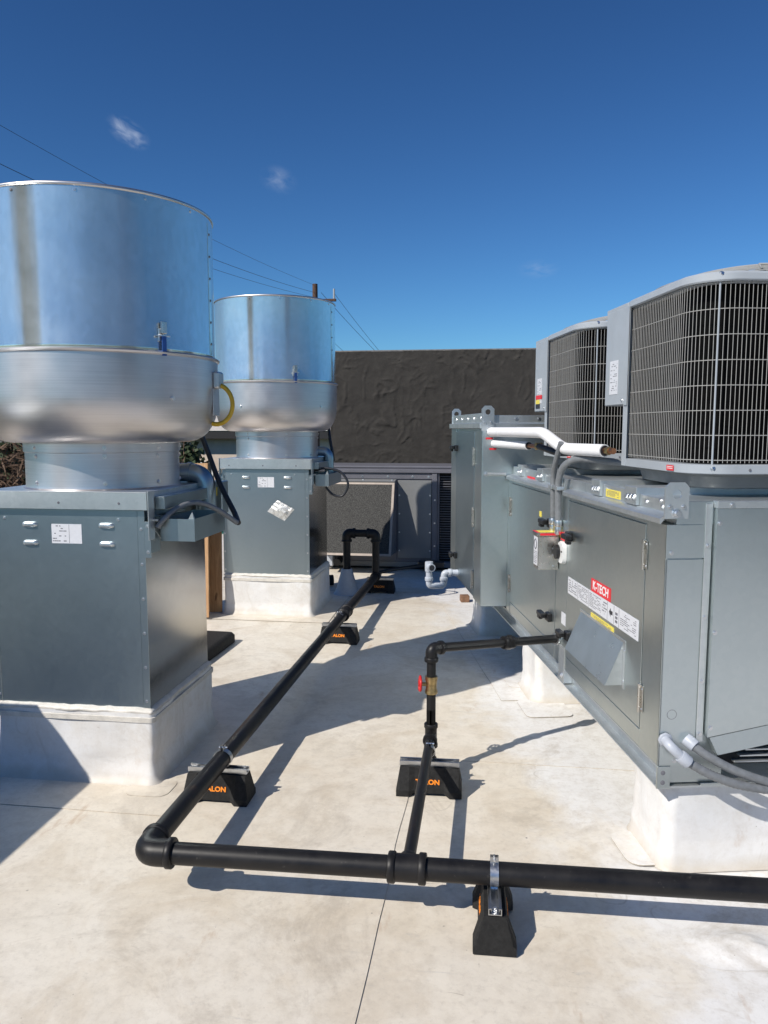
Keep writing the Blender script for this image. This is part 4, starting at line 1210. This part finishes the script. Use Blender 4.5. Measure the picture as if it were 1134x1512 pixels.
condenser(.130, 'nearer condensing unit with plain grey corner cover, cropped by the right edge')
condenser(1.390, 'farther condensing unit with red and yellow stickers on its corner cover', marks=True)

# refrigerant lines, insulated
def insul(name, P, r, label, rf=.05):
    t = thing(name, label, 'pipe', Bw(0, 0, 0), BR, 'white insulated refrigerant lines')
    Pf = fillet(P, rf, 7)
    M().tube(Pf, r, 20).obj('foam_sleeve', 'foam', t, ang=60)
    return t
t = insul('insulated_pipe', [(-.118, 2.388, 1.578), (-.040, 1.44, 1.578), (.0, 1.20, 1.500), (.085, .865, 1.500)], .029, 'upper thick white insulated line that steps down to the nearer condenser')
M().tube([(.083, .875, 1.500), (.103, .80, 1.500)], .014, 14).obj('copper_stub', 'copper', t)
collar(t, (.090, .850, 1.5), (.096, .825, 1.5), .019, 'flare_nut', 'brass', 6)
M().tube([(.083, .872, 1.500), (.086, .8625, 1.500)], .024, 16).obj('sleeve_shade_disc', 'inkblack', t)  # black disc painted as the shade inside the sleeve end
for a in (.22, .55):
    c0 = Vector((-.118, 2.388, 1.578)).lerp(Vector((-.040, 1.44, 1.578)), a); d_ = Vector((.078, -.948, 0)).normalized()
    M().tube([c0 - d_ * .0015, c0 + d_ * .0015], .0297, 20).obj('joint_tape', 'label', t)
t = insul('insulated_pipe', [(-.098, 2.388, 1.502), (-.022, 1.80, 1.502)], .0235, 'lower short white insulated line under the upper one')
M().tube([(-.024, 1.81, 1.502), (-.004, 1.66, 1.502)], .012, 14).obj('copper_stub', 'copper', t)
M().tube([(-.0225, 1.805, 1.502), (-.0215, 1.797, 1.502)], .021, 16).obj('sleeve_shade_disc', 'inkblack', t)  # black disc again stands in for shade in the sleeve
M().tube(catmull([(-.004, 1.67, 1.502), (.02, 1.60, 1.49), (.07, 1.50, 1.47), (.16, 1.44, 1.48)], 6), .018, 12).obj('line_set', 'cable', t)
B('service_valve', 'brass', t, -.02, .02, 1.655, 1.69, 1.482, 1.522, .004)

# flexible conduits up the mullion
def conduit(P, label, r=.0145, mat='flex'):
    P2 = catmull(P, 8)
    t = thing('flexible_conduit', label, 'conduit', Bw(0, 0, 0), BR, 'grey flexible conduits on the long air unit')
    M().tube([Vector(p) for p in P2], r, 12).obj('conduit_tube', mat, t, ang=60)
    return t
c1 = conduit([(-.020, 1.290, 1.15), (-.022, 1.290, 1.25), (-.024, 1.285, 1.36), (-.026, 1.240, 1.44), (-.02, 1.18, 1.53)], 'left grey conduit rising from the stainless box to the white line')
c2 = conduit([(-.020, 1.200, 1.14), (-.022, 1.200, 1.24), (-.024, 1.195, 1.34), (-.010, 1.150, 1.42), (.04, 1.08, 1.455), (.12, .92, 1.450), (.22, .86, 1.44)], 'right grey conduit rising beside the other and bending under the nearer condenser', .0165)
for c, v in ((c1, 1.290), (c2, 1.200)):
    collar(c, (-.020, v, 1.115), (-.020, v, 1.145), .022, 'conduit_fitting', 'screw', 8)
    collar(c, (-.020, v, 1.075), (-.020, v, 1.112), .018, 'conduit_fitting', 'screw', 12)
    B('conduit_strap', 'galv_bright', c, -.040, -.001, v - .03, v + .03, 1.296, 1.316, .002)
# liquid tight conduits at the near end
def wired(pts, r, label, mat, rib):
    t = thing('flexible_conduit', label, 'conduit', Bw(0, 0, 0), BR, 'grey flexible conduits on the long air unit')
    P2 = catmull(pts, 14 if rib else 8)
    rr = [r * (1 + (.06 if (i % 2) else -.04)) for i in range(len(P2))] if rib else r
    M().tube(P2, rr, 12).obj('conduit_tube', mat, t, ang=60)
    return t
w1 = wired([(.055, -.045, .470), (.105, -.062, .438), (.17, -.075, .405), (.26, -.085, .375), (.40, -.085, .352), (.62, -.07, .350), (.90, -.03, .352)], .0155, 'ribbed grey conduit with white elbow, lower of the two at the near end', 'flex', True)
M().tube(fillet([(.022, .0, .512), (.022, -.045, .505), (.072, -.056, .458)], .03, 6), .0175, 16).obj('conduit_elbow', 'pvc', w1, ang=60)
collar(w1, (.022, -.002, .512), (.022, -.012, .511), .026, 'elbow_nut', 'pvc', 8)
collar(w1, (.056, -.052, .472), (.085, -.0595, .448), .0235, 'elbow_nut', 'pvc', 10)
w2 = wired([(.115, -.030, .495), (.165, -.055, .462), (.25, -.075, .420), (.36, -.085, .382), (.48, -.085, .356), (.70, -.07, .351), (.95, -.03, .352)], .0155, 'smooth grey conduit with printed sleeve, upper of the two at the near end', 'flex', False)
collar(w2, (.098, -.004, .512), (.120, -.032, .494), .024, 'elbow_nut', 'pvc', 8)

# condensate trap
tp = thing('condensate_trap', 'pale grey plastic U trap hanging off the tall far cabinet', 'drain trap', Bw(0, 0, 0), BR)
vz = 3.30; rr = .0245
M().tube([(-.176, vz, .487), (-.270, vz, .487)], rr, 16).obj('outlet_pipe', 'pvc', tp)
M().tube(fillet([(-.235, vz, .487), (-.285, vz, .487), (-.285, vz, .385), (-.400, vz, .385), (-.400, vz, .565)], .028, 6), rr, 16).obj('trap_bend', 'pvc', tp, ang=60)
collar(tp, (-.225, vz, .487), (-.25, vz, .487), rr * 1.3, 'socket', 'pvc', 16)
collar(tp, (-.285, vz, .455), (-.285, vz, .425), rr * 1.3, 'socket', 'pvc', 16)
collar(tp, (-.400, vz, .455), (-.400, vz, .425), rr * 1.3, 'socket', 'pvc', 16)
collar(tp, (-.400, vz, .50), (-.400, vz, .575), rr * 1.3, 'tee', 'pvc', 16)
M().tube([(-.400, vz, .535), (-.385, vz - .05, .535)], rr * 1.25, 16).obj('tee_branch', 'pvc', tp)
M().tube([(-.3855, vz - .0485, .535), (-.3845, vz - .0515, .535)], rr * .9, 16).obj('bore_shade_disc', 'inkblack', tp)  # black disc painted as the shade inside the open branch
o = M().box(-.04, .04, -.04, .04, .001, .06, .003).obj('wood_block', 'wood')
o.location = Bw(0.076, 4.422, 0); o.rotation_euler = (0, 0, BR); tag(o, 'small brown wood block at the foot of the far white curb', 'wood block')

# ================================================================= GREY ROOFTOP UNIT
ru = thing('rooftop_unit', 'dark grey packaged rooftop unit with filter hood in front of the stucco wall', 'air conditioner', (-1.05, 8.6, 0))
YR = 8.6
X_ = lambda x: x + 1.05
def RB(name, mat, x0, x1, y0, y1, z0, z1, bev=.002, parent=ru, **k): return B(name, mat, parent, X_(x0), X_(x1), y0, y1, z0, z1, bev, **k)
RB('cabinet', 'rtu', -2.33, -.59, .015, 1.15, .092, 1.102)
RB('coil_core', 'dark', -.589, .60, .08, 1.15, .092, 1.102)
RB('top_cover', 'rtu', -2.36, .63, -.02, 1.18, 1.103, 1.141, .004)
RB('top_ridge', 'rtu', -2.25, .50, .22, 1.0, 1.1415, 1.168, .008)
RB('base_rail', 'rtulight', -2.34, .60, .005, 1.15, .030, .0905, .003)
RB('roof_sleeper', 'rubber', -2.3, .55, .05, .15, .001, .0295, .003)
RB('roof_sleeper', 'rubber', -2.3, .55, .98, 1.08, .001, .0295, .003)
RB('header_panel', 'rtu', -2.33, -.640, .002, .0145, 1.034, 1.101)
RB('filler_panel', 'rtu', -2.33, -1.046, .005, .0145, .094, 1.029)
RB('access_panel', 'rtulight', -1.035, -.655, .0, .0145, .134, 1.018, .003)
RB('corner_post', 'rtu', -.649, -.592, -.010, .0145, .094, 1.101, .003)
screws(ru, [(X_(x), .002, 1.06) for x in (-1.75, -1.44, -1.15, -.87, -.69)], (0, -1, 0), .010, .006)
screws(ru, [(X_(x), 0, z) for x in (-1.018, -.672) for z in (.22, .43, .64, .85)], (0, -1, 0), .0065, .005)
screws(ru, [(X_(-.617), -.01, z) for z in (.28, .54, .80)], (0, -1, 0), .0065, .005)
for k in range(34):
    RB('coil_louvre', 'rtu', -.572, .57, .055, .078, .125 + k * .0283, .1315 + k * .0283, 0)
RB('coil_frame', 'rtu', -.590, -.568, .012, .079, .094, 1.101)
RB('drain_rail', 'rtu', -.78, .5, -.10, -.01, .05, .11, .004)
# hood: sloped box with mesh filter front
hx0, hx1 = -1.86, -1.055
yt, yb = -.14, -.45
zt_, zb_ = 1.000, .225
hm = M()
hm.hexa([(X_(hx0), 0, 1.012), (X_(hx1), 0, 1.012), (X_(hx1), yt, zt_), (X_(hx0), yt, zt_),
         (X_(hx0), 0, 1.030), (X_(hx1), 0, 1.030), (X_(hx1), yt - .008, zt_ + .014), (X_(hx0), yt - .008, zt_ + .014)])
hd = hm.obj('intake_hood', 'rtulight', ru)
for x in (hx0, hx1 - .004):
    M().prism([(0, zb_ - .03), (0, 1.0115), (yt + .004, zt_ - .001), (yb + .004, zb_)], X_(x), X_(x) + .004, lambda p, q, a: (a, p, q)).obj('hood_cheek', 'rtu', hd)
M().hexa([(X_(hx0) + .005, 0, zb_ - .03), (X_(hx1) - .005, 0, zb_ - .03), (X_(hx1) - .005, yb + .02, zb_), (X_(hx0) + .005, yb + .02, zb_),
          (X_(hx0) + .005, 0, zb_ - .026), (X_(hx1) - .005, 0, zb_ - .026), (X_(hx1) - .005, yb + .02, zb_ + .004), (X_(hx0) + .005, yb + .02, zb_ + .004)]).obj('hood_floor', 'rtu', hd)
def hp_(x, s, off): return (X_(x), yb + (yt - yb) * s - off, zb_ + (zt_ - zb_) * s)
f = M(); f.hexa([hp_(hx0 + .026, .03, -.012), hp_(hx1 - .026, .03, -.012), hp_(hx1 - .026, .03, 0), hp_(hx0 + .026, .03, 0), hp_(hx0 + .026, .975, -.012), hp_(hx1 - .026, .975, -.012), hp_(hx1 - .026, .975, 0), hp_(hx0 + .026, .975, 0)])
f.obj('mesh_filter', 'filter', hd)
for a, b_, s0, s1 in ((hx0, hx0 + .026, 0, 1), (hx1 - .026, hx1, 0, 1), (hx0 + .0265, hx1 - .0265, 0, .03), (hx0 + .0265, hx1 - .0265, .975, 1)):
    f = M(); f.hexa([hp_(a, s0, -.014), hp_(b_, s0, -.014), hp_(b_, s0, .004), hp_(a, s0, .004), hp_(a, s1, -.014), hp_(b_, s1, -.014), hp_(b_, s1, .004), hp_(a, s1, .004)])
    f.obj('filter_frame', 'frame', hd)
screws(ru, [(X_(x), -.06, 1.026) for x in (-1.42, -1.09)], (0, -.2, 1), .009, .006)
RB('corner_fitting', 'pvc', -1.86, -1.76, -.13, -.02, .04, .17, .01)
M().tube([(X_(-1.70), -.20, .10), (X_(-1.70), -.03, .10)], .04, 16).obj('drain_stub', 'blackpl', ru)
o = M().tube([(-1.70, 7.55, .06), (-1.58, 7.60, .06)], .055, 16).obj('pipe_roller', 'rubber'); tag(o, 'short black rubber roller lying beside the cone boot', 'roller')

# ================================================================= LOOSE THINGS ON THE ROOF
pl = M().box(-.33, .33, -.007, .007, 0, 1.30, .001).obj('plywood_sheet', 'ply')
pl.location = (-2.66, 6.12, .006); pl.rotation_euler = (R(-6), R(-2), R(-6)); tag(pl, 'plywood sheet leaning beside the box of the farther fan', 'plywood')
pl2 = M().box(-.30, .30, -.007, .007, 0, 1.15, .001).obj('plywood_sheet', 'ply')
pl2.location = (-2.60, 6.30, .006); pl2.rotation_euler = (R(-3), R(0), R(4)); tag(pl2, 'darker plywood sheet leaning left of the other plywood sheet', 'plywood')
pad = M(); pad.loft([[(x, y, z) for x, y in rrect(-.20 + o, .20 - o, -.32 + o, .32 - o, .03, 4)] for z, o in ((0.001, 0), (.055, 0), (.075, .014), (.08, .03))])
o = pad.obj('rubber_pad', 'rubber', ang=40); o.location = (-2.10, 5.16, 0); o.rotation_euler = (0, 0, R(-2)); tag(o, 'low black rubber pad lying on the roof between the two fan curbs', 'rubber pad')

# ================================================================= OUT OF FRAME ON THE SAME ROOF
cb_ = thing('equipment_cabinet', 'low galvanised cabinet outside the left edge whose shadow crosses the near curb', 'cabinet', (-3.35, 1.1, 0))
B('cabinet_body', 'galv', cb_, -.6, .62, -1.1, 1.3, .30, 1.19, .004)
B('cabinet_lid', 'galv_bright', cb_, -.62, .64, -1.12, 1.32, 1.191, 1.22, .004)
B('cabinet_base', 'memb_flash', cb_, -.58, .60, -1.08, 1.28, .0, .299, .01)
pw = thing('added_parapet', 'unseen dark parapet added behind the viewer to darken reflections', 'wall', (0, -5.2, 0))  # unseen wall added to darken the horizon in metal reflections
B('wall_core', 'stucco', pw, -4.5, 5.4, -.2, .05, -.1, .95, .01)
B('coping', 'coping', pw, -4.55, 5.45, -.24, .09, .951, .98, .004)

# ================================================================= BACKGROUND
def bush(name, label, cat, c, rx, ry, rz, n, mat, size, seed, group=None, trunk=True, twigs=False):
    rnd = random.Random(seed)
    t = thing(name, label, cat, (c[0], c[1], -4.49), 0, group)
    zc = c[2] + 4.49
    if trunk:
        m = M(); H = zc
        m.tube([(0, 0, 0), (.05, 0, H * .4), (0, .05, H * .8), (.03, 0, H + rz * .3)], [.09 * rx + .06, .07 * rx + .04, .04 * rx + .03, .02], 8)
        for k in range(9):
            a = rnd.uniform(0, 6.28); z0 = H * rnd.uniform(.4, .85)
            e = Vector((math.cos(a) * rx * .75, math.sin(a) * ry * .75, zc + rnd.uniform(-.3, .6) * rz))
            m.tube([(0, 0, z0), Vector((0, 0, z0)).lerp(e, .5) + Vector((0, 0, .1 * rz)), e], [.03 * rx + .015, .02 * rx + .01, .008], 5)
        m.obj('trunk', 'bark', t)
    m = M(); clumps = []
    for k in range(26):
        a = rnd.uniform(0, 6.28); b = rnd.uniform(-1, 1); q = rnd.uniform(.35, 1)
        s = math.sqrt(1 - b * b); clumps.append((Vector((rx * q * s * math.cos(a), ry * q * s * math.sin(a), zc + rz * q * b)), rnd.uniform(.18, .42)))
    for k in range(n):
        cc, cr = rnd.choice(clumps)
        p = cc + Vector((rnd.gauss(0, 1) * cr * rx * .55, rnd.gauss(0, 1) * cr * ry * .55, rnd.gauss(0, 1) * cr * rz * .55))
        d = Vector((rnd.gauss(0, 1), rnd.gauss(0, 1), rnd.gauss(0, 1))).normalized()
        e = d.cross(Vector((rnd.gauss(0, 1), rnd.gauss(0, 1), rnd.gauss(0, 1)))).normalized()
        s = size * rnd.uniform(.6, 1.4)
        w = .10 if twigs else .7
        if p.z < .02: continue
        m.bm.faces.new([m.bm.verts.new(x) for x in (p - d * s, p + e * s * w, p + d * s, p - e * s * w)])
    me = bpy.data.meshes.new('crown'); m.bm.to_mesh(me); m.bm.free(); me.materials.append(MT[mat])
    link('crown', me, t)
    return t
bush('bare_hedge', 'dense brown bare hedge beyond the roof edge at far left', 'hedge', (-10.2, 13.0, -1.2), 3.0, 1.6, 3.1, 26000, 'twig', .16, 1, twigs=True)
bush('bare_tree', 'dark bare tree in the gap between the two fans, nearest the drum', 'tree', (-15.0, 32.5, -1.9), 2.1, 2.1, 2.6, 5000, 'twig', .35, 2, 'trees across the street', twigs=True)
bush('leafy_tree', 'dark green low tree in front of the pale house wall', 'tree', (-13.2, 37.5, -2.6), 1.6, 1.6, 1.5, 4500, 'leaf', .14, 3, 'trees across the street')
bush('leafy_tree', 'broad dark shrub right of the low tree before the house', 'tree', (-11.6, 39.5, -2.9), 1.8, 1.4, 1.4, 4500, 'leaf', .14, 4, 'trees across the street')
bush('leafy_tree', 'dark tree left of the pale house behind the bare tree', 'tree', (-19.5, 42, -1.2), 3.0, 2.5, 2.8, 6000, 'leaf', .2, 5, 'trees across the street')
bush('bare_tree', 'small bare tree seen under the farther fan bowl', 'tree', (-10.3, 39.5, -1.7), 1.0, 1.0, 1.9, 2500, 'twig', .3, 6, 'trees across the street', twigs=True)
for i, x in enumerate((-34, -27, -5, 3, 11, 20)):
    bush('leafy_tree', ['large dark tree far left across the street', 'second dark tree from the far left across the street', 'dark tree hidden behind the stucco wall', 'dark tree behind the grey rooftop unit wall',
          'dark tree behind the long air unit', 'dark tree far right across the street'][i], 'tree', (x, 50 + 3 * (i % 2), -1.8), 3.2, 2.5, 2.6, 1800, 'leaf', .45, 30 + i, 'trees across the street')

hs_ = thing('house', 'pale beige house with white gable roof across the street', 'house', (-16, 47, -4.49))
B('wall', 'housewall', hs_, -7, 8.5, 0, 9, 0, 5.45, 0)
M().prism([(-7.8, 5.95), (9.3, 5.95), (9.3, 6.3), (-1.0, 8.6), (-7.8, 6.4)], -.9, 9.6, lambda p, q, a: (p, a, q)).obj('roof', 'roofwhite', hs_)
B('eave_band', 'dark', hs_, -7.8, 9.3, -.85, -.05, 5.46, 5.94, 0)
for k in range(5):
    wd = B('window', 'white', hs_, -5.6 + k * 2.9, -4.4 + k * 2.9, -.06, .0, 2.6, 4.0, 0)
    B('pane', 'glass', wd, -5.5 + k * 2.9, -4.5 + k * 2.9, -.08, -.061, 2.7, 3.9, 0)
lm = B('wall_lamp', 'blackpl', hs_, 4.0, 4.4, -.3, -.02, 4.65, 5.05, 0)
for i, (x, y) in enumerate(((-16.6, 40.2), (-12.2, 41.5))):
    t = thing('lamp_post', ['short white lamp post near the bare tree', 'short white lamp post before the house hedge'][i], 'lamp post', (x, y, -4.49), 0, 'white lamp posts on the lawn')
    M().tube([(0, 0, 0), (0, 0, 3.1 - .7 * i)], .06, 8).obj('post', 'white', t)
    M().lathe([(.05, 3.1 - .7 * i), (.18, 3.2 - .7 * i), (.2, 3.4 - .7 * i), (.02, 3.5 - .7 * i)], 10).obj('lamp_head', 'white', t)
gs_ = thing('green_roof_shed', 'low neighbouring shed with green corrugated roof', 'shed', (-6.6, 17.6, -4.49))
B('wall', 'housewall', gs_, -1.9, 3.2, -.1, 2.6, 0, 3.35, 0)
m = M(); nx = 120; V = []
for i in range(nx + 1):
    x = -2.1 + 5.5 * i / nx; dz = .035 * math.sin(i * math.pi / 2)
    V.append([m.bm.verts.new((x, y, z + dz)) for y, z in ((-.5, 3.45), (2.9, 4.42))])
for p_, q_ in zip(V, V[1:]): m.bm.faces.new((p_[0], q_[0], q_[1], p_[1]))
m.obj('corrugated_roof', 'roofgreen', gs_, ang=80)
B('ridge_cap', 'housewall', gs_, -2.1, 3.4, 2.9, 3.2, 4.30, 4.52, 0)

def tower(name, label, x0, x1, y0, y1, h, mat):  # unseen blocks added to reflect as dark bands in the fan drums
    t = thing(name, label, 'reflection block', ((x0 + x1) / 2, (y0 + y1) / 2, -4.49))
    w, d = (x1 - x0) / 2, (y1 - y0) / 2
    B('wall', mat, t, -w, w, -d, d, 0, h + 4.49, 0)
    B('roof', 'coping', t, -w - .1, w + .1, -d - .1, d + .1, h + 4.491, h + 4.65, 0)
    for k in range(2):
        for z in (1.4, 4.4, 7.4):
            if z + 1.6 > h + 4.4: continue
            wd = B('window', 'white', t, -w * .6 + k * w * .7, -w * .6 + k * w * .7 + 1.0, d, d + .05, z, z + 1.4, 0)
            B('pane', 'glass', wd, -w * .6 + k * w * .7 + .08, -w * .6 + k * w * .7 + .92, d + .051, d + .06, z + .08, z + 1.32, 0)
tower('reflection_block', 'unseen tall dark block added behind and left of the viewer for drum reflections', -11.6, -8.6, -8.2, -5.4, 7.4, 'stucco')
tower('reflection_block', 'unseen lower dark block added behind and right of the viewer for drum reflections', 8.6, 10.6, -7.0, -4.4, 5.2, 'stucco')

# utility pole and lines
po = thing('utility_pole', 'dark wooden utility pole top poking above the farther drum', 'utility pole', (-8.70, 38, -4.49))
M().tube([(0, 0, 0), (0, 0, 13.15)], [.19, .13], 12).obj('pole', 'pole', po)
B('cross_arm', 'pole', po, -.2, 1.05, -.08, .08, 12.30, 12.42, .01)
M().tube([(.95, 0, 12.42), (.95, 0, 12.9)], .05, 8).obj('insulator', 'paint', po)
def wire(a, b, sag, label, r=.012):
    a, b = Vector(a), Vector(b); P_ = []
    for k in range(41):
        t = k / 40; p = a.lerp(b, t); p.z -= sag * 4 * t * (1 - t); P_.append(p)
    o = M().tube(P_, r, 5).obj('power_line', 'cable'); tag(o, label, 'power line', 'power lines on the utility pole'); return o
wire((-8.70, 38, 8.60), (-13.16, 14.0, 9.55), .35, 'highest power line crossing the upper left sky to the pole top', .006)
wire((-8.70, 38, 8.25), (-13.2, 14.0, 8.55), .45, 'second power line entering at the left edge above the near drum', .0085)
wire((-8.72, 38, 8.02), (-12.5, 14.0, 7.5), .35, 'third power line from the pole, lowest on the left', .007)
wire((-8.40, 38, 8.25), (-2.9, 42, 2.7), .25, 'power line dropping right from the pole to behind the wall, upper', .010)
wire((-7.70, 38, 8.15), (-3.2, 42, 2.7), .25, 'power line dropping right from the pole to behind the wall, middle', .009)
wire((-8.6, 38, 6.6), (-5.6, 42, 3.9), .15, 'short low power line right of the farther drum', .008)
